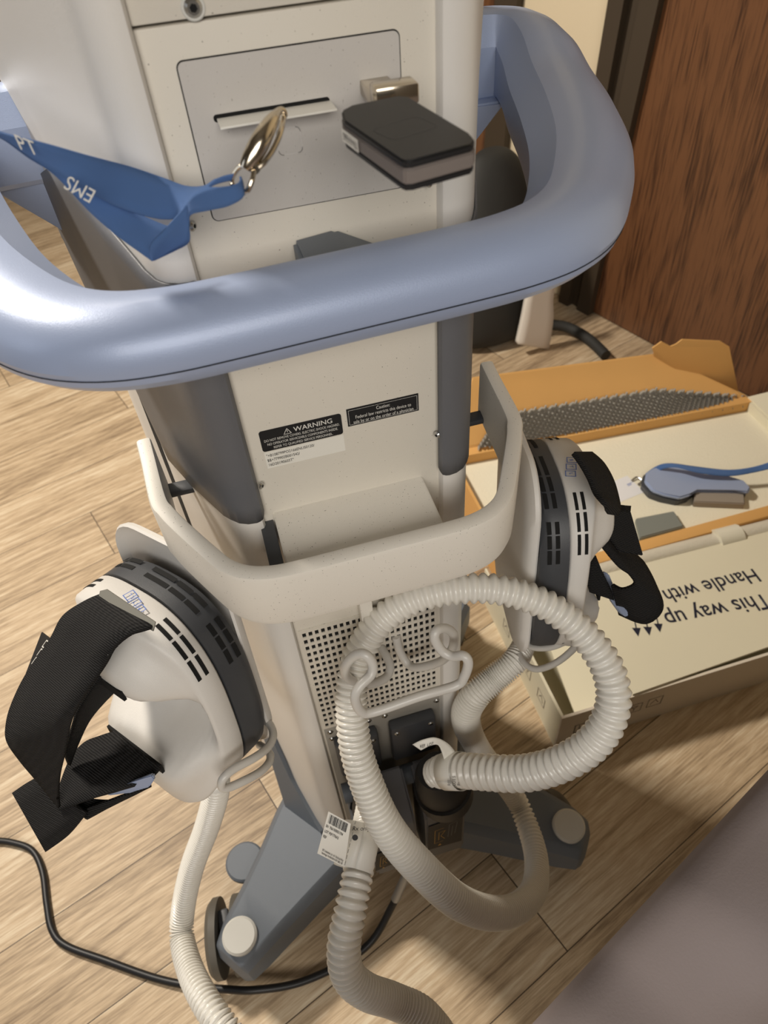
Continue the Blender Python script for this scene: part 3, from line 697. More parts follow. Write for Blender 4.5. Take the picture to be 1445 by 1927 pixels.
# right applicator strap
ribbon('strap', edges([(1078, 853, .60), (1092, 872, .595), (1108, 900, .59), (1120, 928, .585), (1136, 948, .58), (1140, 964, .60)]), edges([(1112, 853, .64), (1134, 873, .63), (1152, 905, .62), (1162, 940, .615), (1164, 958, .615), (1160, 968, .62)]), .004, M_strap, AR)
ribbon('strap', edges([(1144, 950, .69), (1130, 970, .67), (1124, 1010, .66), (1140, 1035, .66), (1165, 1065, .665), (1185, 1080, .67), (1193, 1098, .675), (1170, 1108, .68), (1152, 1100, .69)]), edges([(1185, 952, .70), (1180, 990, .70), (1180, 1020, .70), (1196, 1045, .695), (1212, 1062, .69), (1232, 1100, .69), (1246, 1145, .69), (1215, 1172, .70), (1165, 1155, .71)]), .004, M_strap, AR)
prism('strap_tail', [at(1138, 958, .66), at(1187, 962, .665), at(1211, 1046, .67), (at(1165, 1038, .665)), at(1138, 1000, .66)], tuple(fwd * .004), M_strap, AR, bev=.001)
ribbon('strap', edges([(1120, 1045, .70), (1108, 1062, .70), (1104, 1090, .70), (1110, 1115, .70)]), edges([(1130, 1070, .70), (1142, 1095, .70), (1150, 1112, .70), (1155, 1130, .70)]), .004, M_strap, AR)
prism('release_lever', [at(1136, 1075, .71), at(1146, 1080, .705), at(1160, 1115, .70), at(1183, 1155, .695), at(1180, 1162, .695), at(1168, 1155, .70), at(1150, 1130, .705)], tuple(fwd * .008), M_blue, AR, bev=.001)

# ------------------------------------------------------------------ corrugated hoses
def H(ctl): return [(at(u, v, d), w * d / FPX / 2, q) for u, v, w, d, q in ctl]
h1 = thing('corrugated_hose', 'long cream corrugated hose coiled over the wire hook, plugged in at the right', 'hose', tuple(at(1000, 1700, .82)), 'corrugated machine hoses')
c1 = [(985, 1215, 44, .80, .55), (968, 1245, 50, .78, .5), (930, 1278, 54, .78, .5), (892, 1312, 56, .78, .5), (876, 1350, 56, .80, .6), (893, 1398, 48, .86, .8), (930, 1450, 43, .93, .9), (968, 1500, 41, .97, 1.0), (990, 1548, 42, .96, 1.05), (1008, 1610, 45, .92, 1.0), (1006, 1670, 50, .86, .8), (975, 1708, 56, .80, .72), (925, 1718, 62, .76, .7), (860, 1695, 65, .72, .7), (790, 1632, 67, .69, .75), (730, 1560, 67, .665, .85), (692, 1480, 66, .655, .9), (668, 1400, 64, .650, .95), (661, 1310, 62, .648, 1.0), (672, 1240, 60, .648, 1.1), (710, 1175, 59, .640, 1.3), (770, 1132, 59, .632, 1.4), (850, 1110, 60, .628, 1.4), (940, 1110, 60, .628, 1.45), (1030, 1140, 61, .628, 1.45), (1100, 1195, 63, .628, 1.45), (1145, 1262, 66, .628, 1.45), (1153, 1330, 68, .63, 1.4), (1122, 1392, 70, .64, 1.4), (1060, 1435, 70, .66, 1.5), (985, 1455, 70, .69, 1.55), (910, 1453, 68, .72, 1.5), (862, 1449, 66, .745, 1.4), (838, 1450, 64, .76, 1.3), (820, 1456, 58, .775, 1.3)]
hose('hose_tube', H(c1), M_hose, h1)
h2 = thing('corrugated_hose', 'cream corrugated hose from the left applicator down to the floor, tagged near the left plug', 'hose', tuple(at(380, 1700, .93)), 'corrugated machine hoses')
c2 = [(408, 1470, 50, .74, .9), (405, 1500, 50, .76, .9), (388, 1560, 48, .82, .85), (362, 1630, 46, .88, .85), (346, 1700, 45, .92, .85), (342, 1760, 46, .92, .85), (356, 1820, 50, .88, .95), (384, 1880, 54, .83, 1.1), (425, 1940, 57, .80, 1.1), (500, 2040, 60, .78, .9), (620, 2100, 64, .76, .8), (760, 2060, 66, .74, .7), (835, 1985, 66, .72, .6), (800, 1915, 64, .71, .68), (742, 1884, 62, .70, .65), (690, 1866, 64, .68, .68), (655, 1835, 66, .67, .9), (647, 1780, 66, .665, 1.25), (660, 1710, 64, .67, 1.3), (674, 1640, 60, .69, 1.2), (683, 1585, 56, .72, 1.1), (690, 1545, 52, .76, 1.0), (698, 1500, 50, .80, 1.0)]
hose('hose_tube', H(c2), M_hose, h2)
# plugs
def plug(xa, xb, parent, neck, zt=.40):
    yb = .345; yfr = .300
    yb = .355; prof = [(yb, .22), (yfr, .255), (yfr, .385), (.306, .400), (yb, .435)]
    bm = bmesh.new(); n = len(prof); A = [bm.verts.new((xa, y, z)) for y, z in prof]; B = [bm.verts.new((xb, y, z)) for y, z in prof]
    bm.faces.new(A); bm.faces.new(B[::-1])
    for k in range(n): bm.faces.new((A[k], B[k], B[(k + 1) % n], A[(k + 1) % n]))
    bmesh.ops.bevel(bm, geom=list(bm.edges), offset=.003, segments=2, affect='EDGES')
    b = from_bm('plug_body', bm, M_base if False else M_dark, parent)
    return b
p1 = plug(.083, .134, h1, None)
p2 = plug(.015, .072, h2, None)
def collar(parent, a, b, r1, r2):
    fr = [Vector(a).lerp(Vector(b), t) for t in (0, .35, .36, .8, 1)]
    bm = bmesh.new(); add_tube(bm, fr, [r1, r1 * 1.02, r1 * .92, r2, r2 * .8], 28); return from_bm('plug_collar', bm, M_blackm, parent)
collar(h1, at(838, 1494, .825), at(822, 1450, .775), .0325, .027)
collar(h2, at(706, 1530, .86), at(697, 1500, .82), .028, .022)
def plug_sticker(parent, q):
    P = [on_y(u, v, .2985) for u, v in q]; s = mesh('plug_label', P, [(0, 1, 2, 3)], M_ink, parent, smooth=False)
    X = P[1] - P[0]; Y = P[0] - P[3]; o = P[3]; wx, wy = X.length, Y.length
    strokes('label_drawing', [[(wx * .2, wy * .2), (wx * .2, wy * .75), (wx * .45, wy * .75)], [(wx * .2, wy * .2), (wx * .45, wy * .2)], [(wx * .32, wy * .3), (wx * .32, wy * .62), (wx * .5, wy * .62)], [(wx * .5, wy * .28), (wx * .38, wy * .45), (wx * .5, wy * .62)]], M_inkg, s, o, X, Y, .0008, th=.0004)
    strokes('label_drawing', [[(wx * .6, wy * .3), (wx * .62, wy * .8), (wx * .85, wy * .85)], [(wx * .7, wy * .3), (wx * .72, wy * .7)], [(wx * .8, wy * .35), (wx * .85, wy * .8)]], M_dark, s, o, X, Y, .0008, th=.0004)
    flat('warning_mark', [(wx * .3, wy * .05), (wx * .42, wy * .05), (wx * .36, wy * .13)], M_inkg, s, o, X, Y, th=.0005)
plug_sticker(p1, [(806, 1557), (871, 1533), (868, 1582), (805, 1600)])
plug_sticker(p2, [(708, 1608), (752, 1592), (748, 1622), (706, 1640)])
# paper labels wrapped round the hoses
def wrap(parent, pA, pB, r, m, a0=0, a1=360, seg=28):
    ax = (Vector(pB) - Vector(pA)); axn = ax.normalized(); u = (-fwd - axn * (-fwd).dot(axn)).normalized(); v = axn.cross(u); V = []; Fc = []
    for k in range(seg + 1):
        t = math.radians(a0 + (a1 - a0) * k / seg); d = u * math.cos(t) + v * math.sin(t); V.append(Vector(pA) + d * r); V.append(Vector(pB) + d * r)
    for k in range(seg): Fc.append((2 * k, 2 * k + 1, 2 * k + 3, 2 * k + 2))
    o = mesh('paper_label', V, Fc, m, parent, fix=False); mod(o, 'SOLIDIFY', thickness=.0003, offset=1); return o, u, v, axn
pA, pB = at(684, 1553, .705), at(664, 1636, .685)
lb, u_, v_, ax_ = wrap(h2, pA, pB, .0192, M_white)
outn = u_
def on_wrap(t, s, r=.0198):  # t degrees round, s along
    d = u_ * math.cos(math.radians(t)) + v_ * math.sin(math.radians(t)); return pA + ax_ * s + d * r
V = []; Fc = []
L1 = (pB - pA).length
strokes('dashed_line', [[(0, -k * .0052), (0, -k * .0052 - .0032)] for k in range(8)], M_ink, lb, on_wrap(30, 0), v_ * -1, -ax_, .0003, th=.0002)
xv = (at(700, 1580, .69) - at(660, 1580, .69)).normalized()
text('lettering', 'Rx only', M_ink, lb, at(662, 1563, .672), xv, -ax_, .0055, th=.0006)
bm = bmesh.new(); add_disc(bm, at(668, 1576, .672), -fwd, .0028, .0003, seg=24); from_bm('round_symbol', bm, M_ink, lb)
# the flag of the tag
q = [at(618, 1527, .665), at(660, 1550, .668), at(648, 1632, .672), at(597, 1606, .668)]
fl_ = mesh('tag_flag', q, [(0, 1, 2, 3)], M_white, h2, smooth=False); mod(fl_, 'SOLIDIFY', thickness=.0004)
X = (q[1] - q[0]).normalized(); Y = (q[0] - q[3]).normalized(); Zc = X.cross(Y)
if Zc.dot(-fwd) < 0: X, Y = X, Y
bars = []; random.seed(3); xx = .0015
while xx < .021:
    wd = random.choice((.0003, .0005, .0009)); bars.append((xx, wd)); xx += wd + random.choice((.0003, .0005, .0007))
org = q[0] + X * .001 - Y * .0015
V = []; Fc = []
for xx, wd in bars:
    i = len(V)
    for a, b in ((xx, 0), (xx + wd, 0), (xx + wd, -.0085), (xx, -.0085)): V.append(org + X * a + Y * b - fwd * .0006)
    Fc.append((i, i + 1, i + 2, i + 3))
mesh('barcode', V, Fc, M_ink, fl_, smooth=False, fix=False)
for k, s in enumerate(('SN  7061000051704', 'LOT PSP1776A3', 'REF')):
    text('lettering', s, M_ink, fl_, q[0] + X * .0012 - Y * (.0145 + k * .0052) - fwd * .0006, X, Y, .0036, sx=.62, bold=.00003)
for k, s in enumerate(('BTL Industries Ltd, 161 Cleveland Way', 'Stevenage, Hertfordshire SG1 6BU, UK')):
    text('lettering', s, M_ink, fl_, q[3] + X * .004 + Y * (.0052 - k * .0030) - fwd * .0006, X, Y, .0026, sx=.55, bold=.00003)
# label at the right plug
lb2, u_, v_, ax_ = wrap(h1, at(868, 1451, .742), at(840, 1451, .757), .0196, M_white)
xv = (at(845, 1400, .75) - at(845, 1480, .75)).normalized()
for k, s in enumerate(('Rx only', 'LOT 5', 'REF')): text('lettering', s, M_ink, lb2, at(866 - k * 9, 1478, .726), xv, (at(0, 0, .7) - at(10, 0, .7)), .0045, sx=.8, th=.0006)
ribbon('paper_label', edges([(776, 1401, .735), (795, 1392, .733), (820, 1388, .735), (846, 1402, .742), (866, 1430, .75)]), edges([(792, 1412, .735), (808, 1404, .733), (824, 1402, .735), (832, 1418, .74), (838, 1440, .745)]), .0004, M_white, lb2)
text('lettering', 'REF  LOT', M_ink, lb2, at(790, 1408, .7325), at(830, 1396, .73) - at(790, 1405, .73), at(800, 1390, .73) - at(800, 1400, .73), .0045, sx=.8, th=.0006)

# ------------------------------------------------------------------ power cord
cpx = [(-60, 1575, 0), (-20, 1581, 0), (20, 1585, 0), (60, 1600, 0), (80, 1640, 0), (88, 1700, 0), (98, 1750, 0), (125, 1780, 0), (200, 1808, 0), (290, 1840, 0), (360, 1855, .004), (430, 1862, .016), (480, 1863, .020), (560, 1850, .010), (640, 1815, .004), (700, 1770, .01), (740, 1700, .05), (757, 1665, .09), (765, 1640, .12)]
cord = thing('power_cord', 'black power cord snaking across the floor at the lower left', 'cord', tuple(on_z(98, 1750, 0)))
pts = [on_z(u, v, .0058 + z) for u, v, z in cpx]
tube('cord', pts, .0055, M_black, cord, seg=12, n=8)
tube('metal_sleeve', [on_z(744, 1692, .064), on_z(765, 1645, .12)], .0068, mat('sleeve_grey', (170, 170, 168), .4, metal=.4), cord, seg=14, smooth_path=False)

# ------------------------------------------------------------------ access card, clasp and lanyard
card = thing('access_card', 'white plastic card pushed into the slot of the grey panel', 'card', (.049, .375, 1.137))
bx('card_body', (.0195, .3655, 1.1362), (.0755, .388, 1.1372), M_white, card, bev=.0002)
lan = thing('lanyard', 'blue printed lanyard draped across the handle and clipped to the white card', 'lanyard', tuple(at(440, 350, .30)))
def E2(L): return [at(u, v, d - .055 * max(0, min(1, (330 - u) / 230))) for u, v, d in L]
ribbon('strap_band', E2([(-60, 228, .36), (0, 249, .355), (75, 268, .35), (160, 291, .345), (240, 312, .34), (310, 336, .33), (350, 350, .322), (385, 350, .312), (410, 335, .304), (440, 328, .300)]),
       E2([(-60, 240, .372), (0, 258, .366), (60, 300, .362), (130, 340, .356), (210, 384, .348), (280, 408, .336), (325, 412, .326), (350, 398, .318), (395, 352, .308), (436, 338, .304)]), .0009, M_lan, lan)
ribbon('strap_band', E2([(60, 285, .368), (120, 320, .364), (180, 360, .358), (240, 392, .348), (300, 420, .336), (330, 430, .330)]),
       E2([(66, 300, .372), (110, 335, .37), (165, 395, .364), (215, 440, .354), (262, 474, .342), (286, 491, .335)]), .0009, M_lan, lan)
ribbon('strap_band', E2([(286, 490, .333), (284, 462, .326), (310, 432, .318), (345, 392, .308), (362, 368, .302), (385, 353, .298), (412, 352, .296), (440, 348, .296), (452, 340, .298), (452, 332, .301)]),
       E2([(290, 489, .335), (330, 470, .328), (356, 454, .322), (356, 425, .314), (358, 405, .308), (395, 396, .302), (430, 388, .299), (457, 372, .298), (458, 355, .300), (455, 340, .303)]), .0009, M_lan, lan)
# print
pd = at(110, 310, .35) - at(40, 275, .352)
text('lettering', 'PT', M_inkw, lan, at(40, 279, .2975), at(110, 306, .297) - at(40, 279, .2975), at(70, 270, .297) - at(84, 300, .300), .0085, th=.0012)
text('lettering', 'EMS', M_inkw, lan, at(186, 362, .300), at(110, 318, .302) - at(186, 362, .300), at(150, 388, .303) - at(170, 350, .300), .0085, th=.0012)
clasp = thing('swivel_clasp', 'shiny nickel swivel hook joining the blue lanyard to the card', 'clasp', tuple(at(490, 280, .30)))
P = [at(462, 318, .298), at(470, 303, .297), at(480, 285, .296), at(492, 262, .295), at(504, 240, .296), at(516, 220, .298), at(525, 209, .301)]
Pc = catmull(P, 5); n_ = len(Pc); rad = [.0016 + .0026 * math.sin(math.pi * min(1, (i / n_) * 1.0 + .12)) ** .8 for i in range(n_)]
bm = bmesh.new(); add_tube(bm, Pc, rad, 16); from_bm('hook_body', bm, M_gold, clasp)
tube('hook_tip', [at(516, 212, .300), at(530, 206, .302), at(536, 214, .304), at(533, 224, .304), at(530, 240, .301), at(524, 260, .299), at(512, 285, .298), at(498, 305, .297), at(486, 315, .297)], .0012, M_gold, clasp, seg=10)
tube('swivel_pin', [at(486, 318, .298), at(472, 308, .298)], .0026, M_gold, clasp, seg=12, smooth_path=False)
tube('swivel_ring', [at(474, 316, .298), at(455, 312, .300), at(442, 325, .303), at(436, 342, .306), at(442, 352, .306), at(456, 362, .302), at(466, 358, .299), at(474, 340, .297), at(478, 322, .297)], .0011, M_gold, clasp, seg=10)

# ------------------------------------------------------------------ plug-in dongle
dg = thing('plug_in_dongle', 'black dongle with grey edge sticking out beside the card slot', 'dongle', (.092, .31, 1.145))
top = [on_z(u, v, 1.150) for u, v in ((641, 207), (660, 197), (748, 179), (770, 181), (886, 250), (895, 262), (891, 271), (776, 302), (760, 303), (752, 300), (645, 226))]
def dslab(name, zt, zb, sc, m, bev=.0006):
    c = sum(top, Vector()) / len(top); P = [Vector((c.x + (p.x - c.x) * sc, c.y + (p.y - c.y) * sc, zt)) for p in top]
    return prism(name, P, (0, 0, zb - zt), m, dg, bev=bev)
dslab('top_cover', 1.150, 1.1470, .99, M_black, .0008)
dslab('grey_body', 1.1471, 1.1415, 1.0, mat('gunmetal', (120, 112, 108), .45, bump=.1))
dslab('bottom_cover', 1.1416, 1.1390, .985, M_black)
ub = box('usb_plug', (.098, .362, 1.1405), (.0145, .040, .0065), M_gold, dg, bev=.0006)
box('plug_mouth', (.0975, .3425, 1.1470), (.020, .012, .0085), M_gold, dg, bev=.0012)
e0 = on_z(643, 222, 1.150); e1 = on_z(752, 300, 1.150); sd = (e1 - e0).normalized(); sn = sd.cross(UP)
if sn.dot(CAM - e0) < 0: sn = -sn
o_ = e0 + sn * .0008
st = mesh('phone_sticker', [o_ + sd * .0005 + UP * -.0035, o_ + sd * .017 + UP * -.0035, o_ + sd * .017 + UP * -.0085, o_ + sd * .0005 + UP * -.0085], [(0, 1, 2, 3)], M_white, dg, smooth=False)
text('lettering', '774-414-5665', M_ink, st, o_ + sd * .0165 + UP * -.0045, -sd, -UP, .0040, th=.0004, sx=.62)
strokes('button_outline', [[(x, z) for x, z in rrect(.016, .022, .003)] + [rrect(.016, .022, .003)[0]]], M_darker, dg, sum(top, Vector()) / len(top), (.3, -.95, 0), (.95, .3, 0), .0002, th=.0002)

# ------------------------------------------------------------------ cartons on the floor
cA = thing('shipping_carton', 'large white shipping carton lying on the floor, printed This way up', 'carton', (.85, .66, 0))
a0, a1, b0, b1, zA = .385, 1.42, .488, .752, .112
bx('end_flap', (a0, b1, 0), (a0 + .004, .84, .104), M_carton, cA)
bx('front_wall', (a0, b0, 0), (a1, b0 + .005, zA), mat('carton_front', (222, 212, 196), .8, var=.04), cA)
bx('back_wall', (a0, b1 - .005, 0), (a1, b1, zA), M_carton, cA)
bx('side_wall', (a0, b0 + .005, 0), (a0 + .005, b1 - .005, zA), M_carton, cA)
bx('side_wall', (a1 - .005, b0 + .005, 0), (a1, b1 - .005, zA), M_carton, cA)
bx('bottom', (a0 + .005, b0 + .005, 0), (a1 - .005, b1 - .005, .004), M_carton, cA)
prism('inner_flap', [(a0 + .045, b0 + .008, .045), (.62, b0 + .008, .085), (.62, .745, .085), (a0 + .075, .745, .045)], (0, 0, .004), M_carton, cA)
tf = prism('top_flap', [on_z(u, v, zA) for u, v in ((1190, 1309), (1600, 1165), (1600, 950), (1445, 1003), (1215, 1062), (1130, 1085), (1075, 1105))], (0, 0, .005), M_carton, cA)
zt = zA + .0052
def onF(u, v): return on_z(u, v, zt)
wx = (onF(1240, 1190) - onF(1435, 1130))
hx = (onF(1260, 1110) - onF(1415, 1070))
def fit_text(s, a, b, hgt, parent, m):
    a, b = Vector(a), Vector(b); X = (b - a); Y = UP.cross(X.normalized()); o = text('lettering', s, m, parent, a, X, Y, hgt, bold=.0004)
    me = o.data; inv = X.normalized(); mxx = max((v.co - a).dot(inv) for v in me.vertices); k = X.length / mxx
    for v in me.vertices:
        d = (v.co - a).dot(inv); v.co += inv * (d * (k - 1))
    return o
fit_text('This way up', onF(1440, 1117), onF(1246, 1155), .049, tf, M_inkn)
fit_text('Handle with care', onF(1418, 1070), onF(1170, 1130), .046, tf, M_inkn)
for u, v in ((1201, 1198), (1222, 1196), (1242, 1190)):
    tip = onF(u, v); Xa = Vector((1, 0, 0)); Ya = (tip - onF(u - 12, v - 50)).normalized()
    flat('arrow_mark', [(-.008, -.019), (.008, -.019), (0, 0)], M_inkn, tf, tip, Ya.cross(UP), Ya)
    strokes('arrow_shaft', [[(0, -.018), (0, -.045)]], M_inkn, tf, tip, Ya.cross(UP), Ya, .0022)
# icons on carton front and end
yf = b0 - .0003
def icon(parent, cx, cz, kind, ya=None):
    o, X, Y = ((cx, yf, cz), (1, 0, 0), (0, 0, 1)) if ya is None else ((a0 - .0003, ya, cz), (0, -1, 0), (0, 0, 1))
    fr_ = [[(-.014, -.014), (.014, -.014), (.014, .014), (-.014, .014), (-.014, -.014)]]
    k = {0: [[(-.005, -.009), (-.005, .009)], [(.005, -.009), (.005, .009)]], 1: [[(-.006, .006), (.006, .006), (0, -.002), (-.006, .006)], [(0, -.002), (0, -.009)]], 2: [[(-.008, -.006), (0, .008), (.008, -.006)]]}[kind]
    strokes('carton_icon', fr_ + k, mat('faded_print', (150, 142, 132), .8) if kind else M_inkn, parent, o, X, Y, .0014, th=.0003)
icon(cA, .43, .055, 0); icon(cA, .53, .065, 1); icon(cA, .57, .067, 2); icon(cA, .495, .062, 2)
icon(cA, 0, .06, 2, .56); icon(cA, 0, .06, 1, .62); icon(cA, 0, .06, 2, .72)
# bubble wrap roll lying in the carton gap
bw = tube('bubble_wrap_roll', [on_z(u, v, .100) for u, v in ((1085, 1092), (1170, 1066), (1260, 1042), (1350, 1020), (1460, 992), (1560, 966))], .020, mat('bubble_wrap', (214, 208, 192), .35, bump=1.0, bscale=160), None, seg=18)
tag(bw, 'grey-white roll of bubble wrap lying between the two cartons', 'bubble wrap')
wt = tube('tape_band', [on_z(1345, 1021, .102), on_z(1388, 1010, .102)], .027, mat('tape_white', (228, 224, 206), .3), None, seg=16, smooth_path=False)
wt.parent = bw

cB = thing('foam_lined_carton', 'open brown-edged carton lined with white foam, lid standing up behind', 'carton', (.8, 1.0, 0))
c0_, c1_, d0, d1, zB = .43, 1.185, .770, 1.160, .118
bx('front_wall', (c0_, d0, 0), (c1_, d0 + .026, zB), M_brown, cB, bev=.001)
prism('back_wall', [(c0_, 1.185, 0), (c1_, 1.128, 0), (c1_, 1.104, 0), (c0_, 1.161, 0)], (0, 0, zB), M_brown, cB)
bx('side_wall', (c0_, d0 + .026, 0), (c0_ + .006, 1.160, zB), M_brown, cB)
bx('side_wall', (c1_ - .006, d0 + .026, 0), (c1_, 1.103, zB), M_carton, cB)
prism('foam_insert', [(c0_ + .006, d0 + .026, 0), (c1_ - .006, d0 + .026, 0), (c1_ - .006, 1.103, 0), (c0_ + .006, 1.160, 0)], (0, 0, .092), M_wfoam, cB)
prism('end_flap', [(c1_, d0, zB), (c1_, 1.12, zB), (c1_ + .08, 1.10, zB + .02), (c1_ + .08, d0 + .03, zB + .02)], (0, 0, .004), M_carton, cB)
lid = prism('lid', [(c0_, 1.185, zB), (c1_, 1.128, zB), on_y(1385, 745, 1.20), on_y(1228, 672, 1.235), on_y(890, 716, 1.235)][0:2] + [on_y(1236, 668, 1.25), on_y(890, 713, 1.25)], (0, .004, .002), M_brown, cB)
prism('lid_end_flap', [on_y(1232, 672, 1.245), on_y(1228, 655, 1.235), on_y(1245, 643, 1.23), on_y(1262, 652, 1.22), on_y(1272, 648, 1.22), on_y(1284, 639, 1.22), on_y(1355, 642, 1.19), on_y(1372, 652, 1.185), on_y(1392, 750, 1.175), on_y(1330, 748, 1.18)], (0, .003, 0), M_brown, cB)
# egg-crate foam leaning in the lid
def eggfoam():
    A, B = on_y(898, 841, 1.176), on_y(1392, 760, 1.118)
    D = on_y(935, 782, 1.190); Mt = on_y(1230, 734, 1.165); Cc = on_y(1388, 746, 1.14)
    top_at = lambda q: D.lerp(Mt, q / .62) if q < .62 else Mt.lerp(Cc, (q - .62) / .38)
    nx, ny = 200, 36; V = []; Fc = []; nrm = (B - A).cross(D - A).normalized()
    if nrm.dot(CAM - A) < 0: nrm = -nrm
    for j in range(ny + 1):
        for i in range(nx + 1):
            p = A.lerp(B, i / nx).lerp(top_at(i / nx), j / ny)
            h = .5 + .5 * math.cos(i / 4 * 2 * math.pi) * 1; h2_ = .5 + .5 * math.cos(j / 4 * 2 * math.pi + (math.pi if (i // 4) % 2 else 0))
            V.append(p + nrm * (.006 + .009 * h * h2_) + (D - A).normalized() * (.010 * h if j == ny else 0))
    W_ = nx + 1
    for j in range(ny):
        for i in range(nx): Fc.append((j * W_ + i, j * W_ + i + 1, (j + 1) * W_ + i + 1, (j + 1) * W_ + i))
    o = mesh('egg_crate_foam', V, Fc, M_foam, None, smooth=False, fix=False); mod(o, 'SOLIDIFY', thickness=.005, offset=-1)
    return o
tag(eggfoam(), 'grey egg-crate foam sheet leaning against the raised carton lid', 'foam')
# things in the foam
zf = .0885
gb = prism('foam_block', [on_z(u, v, .105) for u, v in ((1140, 1003), (1196, 975), (1268, 961), (1287, 990), (1205, 1012), (1150, 1020))][1:5], (0, 0, -.017), mat('grey_block', (128, 132, 126), .8), None, bev=.002)
tag(gb, 'flat grey block lying in the white foam of the open carton', 'foam block')
pd_ = thing('paddle_applicator', 'pale blue paddle-shaped applicator with grey base lying in the white foam', 'applicator', tuple(on_z(1300, 910, zf)))
outline = [(1213, 905), (1216, 888), (1235, 877), (1262, 874), (1285, 878), (1305, 890), (1330, 893), (1370, 894), (1400, 903), (1413, 917), (1408, 926), (1380, 920), (1310, 919), (1300, 930), (1280, 936), (1250, 930), (1228, 922)]
prism('grey_shell', [on_z(u - 6, v + 6, .108) for u, v in outline], (0, 0, -.018), M_darker, pd_, bev=.002)
prism('blue_top', [on_z(u, v, .118) for u, v in outline], (0, 0, -.010), M_blue, pd_, bev=.003)
prism('grey_block', [on_z(u, v, .108) for u, v in ((1308, 923), (1400, 926), (1402, 948), (1306, 944))], (0, 0, -.018), mat('warm_grey', (150, 140, 128), .6), pd_, bev=.002)
c3 = prism('name_card', [on_z(u, v, .0925) for u, v in ((1130, 916), (1180, 895), (1212, 926), (1150, 952))], (0, 0, -.001), mat('card_white', (236, 236, 238), .4), None)
tag(c3, 'white card lying on the foam beside the pale blue paddle', 'card')
strokes('card_print', [[(0, 0), (.012, 0)], [(0, -.004), (.008, -.004)]], M_inkb, c3, on_z(1180, 912, .0926), (1, .2, 0), (-.2, 1, 0), .0016)
lb = ribbon('blue_lanyard', [on_z(u, v, z) for u, v, z in ((1206, 905, .094), (1216, 890, .10), (1240, 875, .125), (1265, 872, .135), (1310, 878, .135), (1370, 884, .135), (1420, 878, .14), (1470, 862, .15))], [on_z(u, v, z) for u, v, z in ((1214, 910, .094), (1226, 894, .10), (1250, 882, .125), (1275, 880, .135), (1315, 890, .135), (1372, 896, .13), (1425, 888, .135), (1475, 875, .15))], .001, M_lan, None)
tag(lb, 'blue lanyard strap curling over the pale blue paddle in the carton', 'lanyard')
cl2 = tube('metal_clip', [on_z(1188, 905, .095), on_z(1198, 898, .098), on_z(1208, 905, .098), on_z(1200, 912, .095)], .002, M_steel, None, seg=8)
tag(cl2, 'small metal clip between the white card and the blue strap in the carton', 'clip')

# ------------------------------------------------------------------ bag by the wall
bag = thing('fabric_bag', 'slumped black fabric bag leaning by the beige wall behind the machine', 'bag', (.84, 1.72, 0))
M_bag = mat('black_nylon', (42, 42, 40), .7, bump=.5, bscale=60)
def blob(name, ctr_rings, m, parent, seg=24, lump=.02):
    bm = bmesh.new(); rings = []; rnd = random.Random(5)
    for (cx, cy, z, rx, ry, rot) in ctr_rings:
        r = []
        for k in range(seg):
            a = 2 * math.pi * k / seg; q = 1 + lump * math.sin(a * 5 + z * 20) + lump * .6 * math.sin(a * 9 - z * 33)
            x = rx * math.cos(a) * q; y = ry * math.sin(a) * q
            r.append(bm.verts.new((cx + x * math.cos(rot) - y * math.sin(rot), cy + x * math.sin(rot) + y * math.cos(rot), z)))
        rings.append(r)
    for a, b in zip(rings, rings[1:]):
        for k in range(seg): bm.faces.new((a[k], a[(k + 1) % seg], b[(k + 1) % seg], b[k]))
    bm.faces.new(rings[0][::-1]); bm.faces.new(rings[-1])
    o = from_bm(name, bm, m, parent)
    for e in o.data.edges: e.use_edge_sharp = False
    mod(o, 'SUBSURF', levels=1, render_levels=2); return o
blob('bag_body', [(.80, 1.80, .004, .17, .10, .25), (.80, 1.80, .03, .19, .12, .25), (.81, 1.81, .15, .17, .11, .25), (.82, 1.83, .30, .15, .09, .25), (.81, 1.85, .42, .115, .07, .25), (.80, 1.87, .50, .07, .045, .3), (.80, 1.875, .515, .03, .02, .3)], M_bag, bag)
tube('bag_handle', [(.93, 1.72, .035), (.985, 1.70, .028), (1.02, 1.66, .02), (1.035, 1.60, .018), (1.04, 1.53, .016)], .016, M_bag, bag, seg=12)
wc = ribbon('white_cloth', [on_y(1000, 520, 1.66), on_y(990, 560, 1.655), on_y(982, 600, 1.65), on_y(972, 645, 1.645)], [on_y(1045, 520, 1.66), on_y(1038, 560, 1.66), on_y(1038, 600, 1.655), on_y(1030, 655, 1.65)], .02, mat('white_cloth', (222, 216, 206), .8), None)
tag(wc, 'white cloth strip hanging down in front of the black bag', 'cloth')


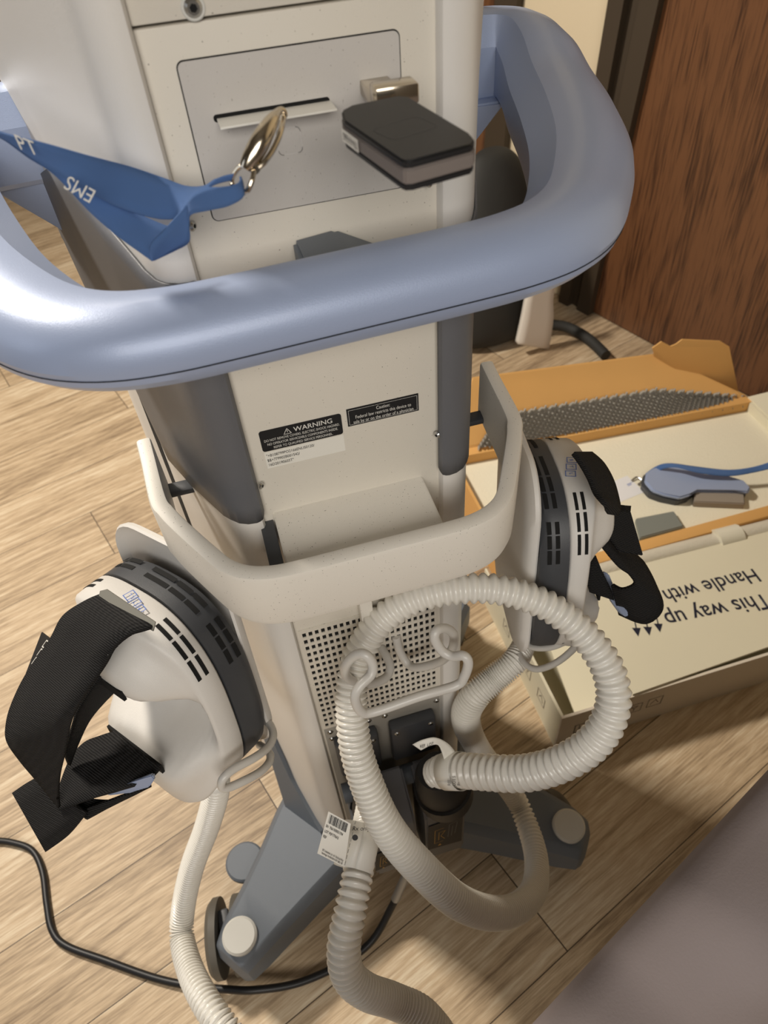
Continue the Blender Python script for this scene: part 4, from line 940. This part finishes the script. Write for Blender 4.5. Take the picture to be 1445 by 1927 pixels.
# ------------------------------------------------------------------ treatment table in the near right corner
def table():
    # sheet over a couch: top outline following the photographed edge, draped to near the floor
    zt_ = .70; E0 = Vector((-.120, -.027, 0)); E1 = Vector((1.0, .423, 0)); d = (E1 - E0).normalized(); nrm = Vector((d.y, -d.x, 0)); Wd = .75
    root = thing('treatment_table', 'treatment table under a grey lavender sheet in the near right corner', 'table', tuple((E0 + E1) / 2 + nrm * .3))
    nu, nv = 160, 30; V = []; Fc = []; L_ = (E1 - E0).length
    prof = [(.030, .40), (.022, .50), (.014, .60), (.004, .670), (.000, .688), (.006, .697), (.02, .70)] + [(.02 + (Wd - .06) * k / 40, .70) for k in range(1, 41)] + [(Wd, .69), (Wd + .02, .6), (Wd + .03, .4)]
    for j, (s, z) in enumerate(prof):
        for i in range(nu + 1):
            x = L_ * i / nu; fold = .004 * math.sin(x * 34 + s * 4) + .003 * math.sin(x * 71 + 1 - s * 9) if z < .62 else 0
            wr = min(1, max(0, s) * 14) * 2.2 * (.0028 * math.sin((x * .45 + s) * 46 + 2 * math.sin(x * 9)) + .0022 * math.sin((x * .7 - s) * 60 + 1.5 * math.sin(s * 17)) + .003 * math.sin(x * 11 + s * 31)) if z >= .67 else 0
            p = E0 + d * x + nrm * (s + (fold if s < .3 else -fold)); V.append(Vector((p.x, p.y, z + wr)))
    W_ = nu + 1
    for j in range(len(prof) - 1):
        for i in range(nu): Fc.append((j * W_ + i, j * W_ + i + 1, (j + 1) * W_ + i + 1, (j + 1) * W_ + i))
    o = mesh('draped_sheet', V, Fc, M_sheet, root, fix=False)
    for e in o.data.edges: e.use_edge_sharp = False
    mod(o, 'SOLIDIFY', thickness=.002, offset=-1)
    for (x, s) in ((.08, .08), (L_ - .08, .08), (.08, Wd - .08), (L_ - .08, Wd - .08)):
        p = E0 + d * x + nrm * s; bx('leg', (p.x - .02, p.y - .02, 0), (p.x + .02, p.y + .02, .66), M_trim, root)
    box('mattress', tuple(E0 + d * (L_ / 2) + nrm * (Wd / 2) + UP * .64), (L_ - .06, Wd - .08, .06), M_dark, root, X=tuple(d), Y=tuple(nrm), Z=(0, 0, 1))
table()
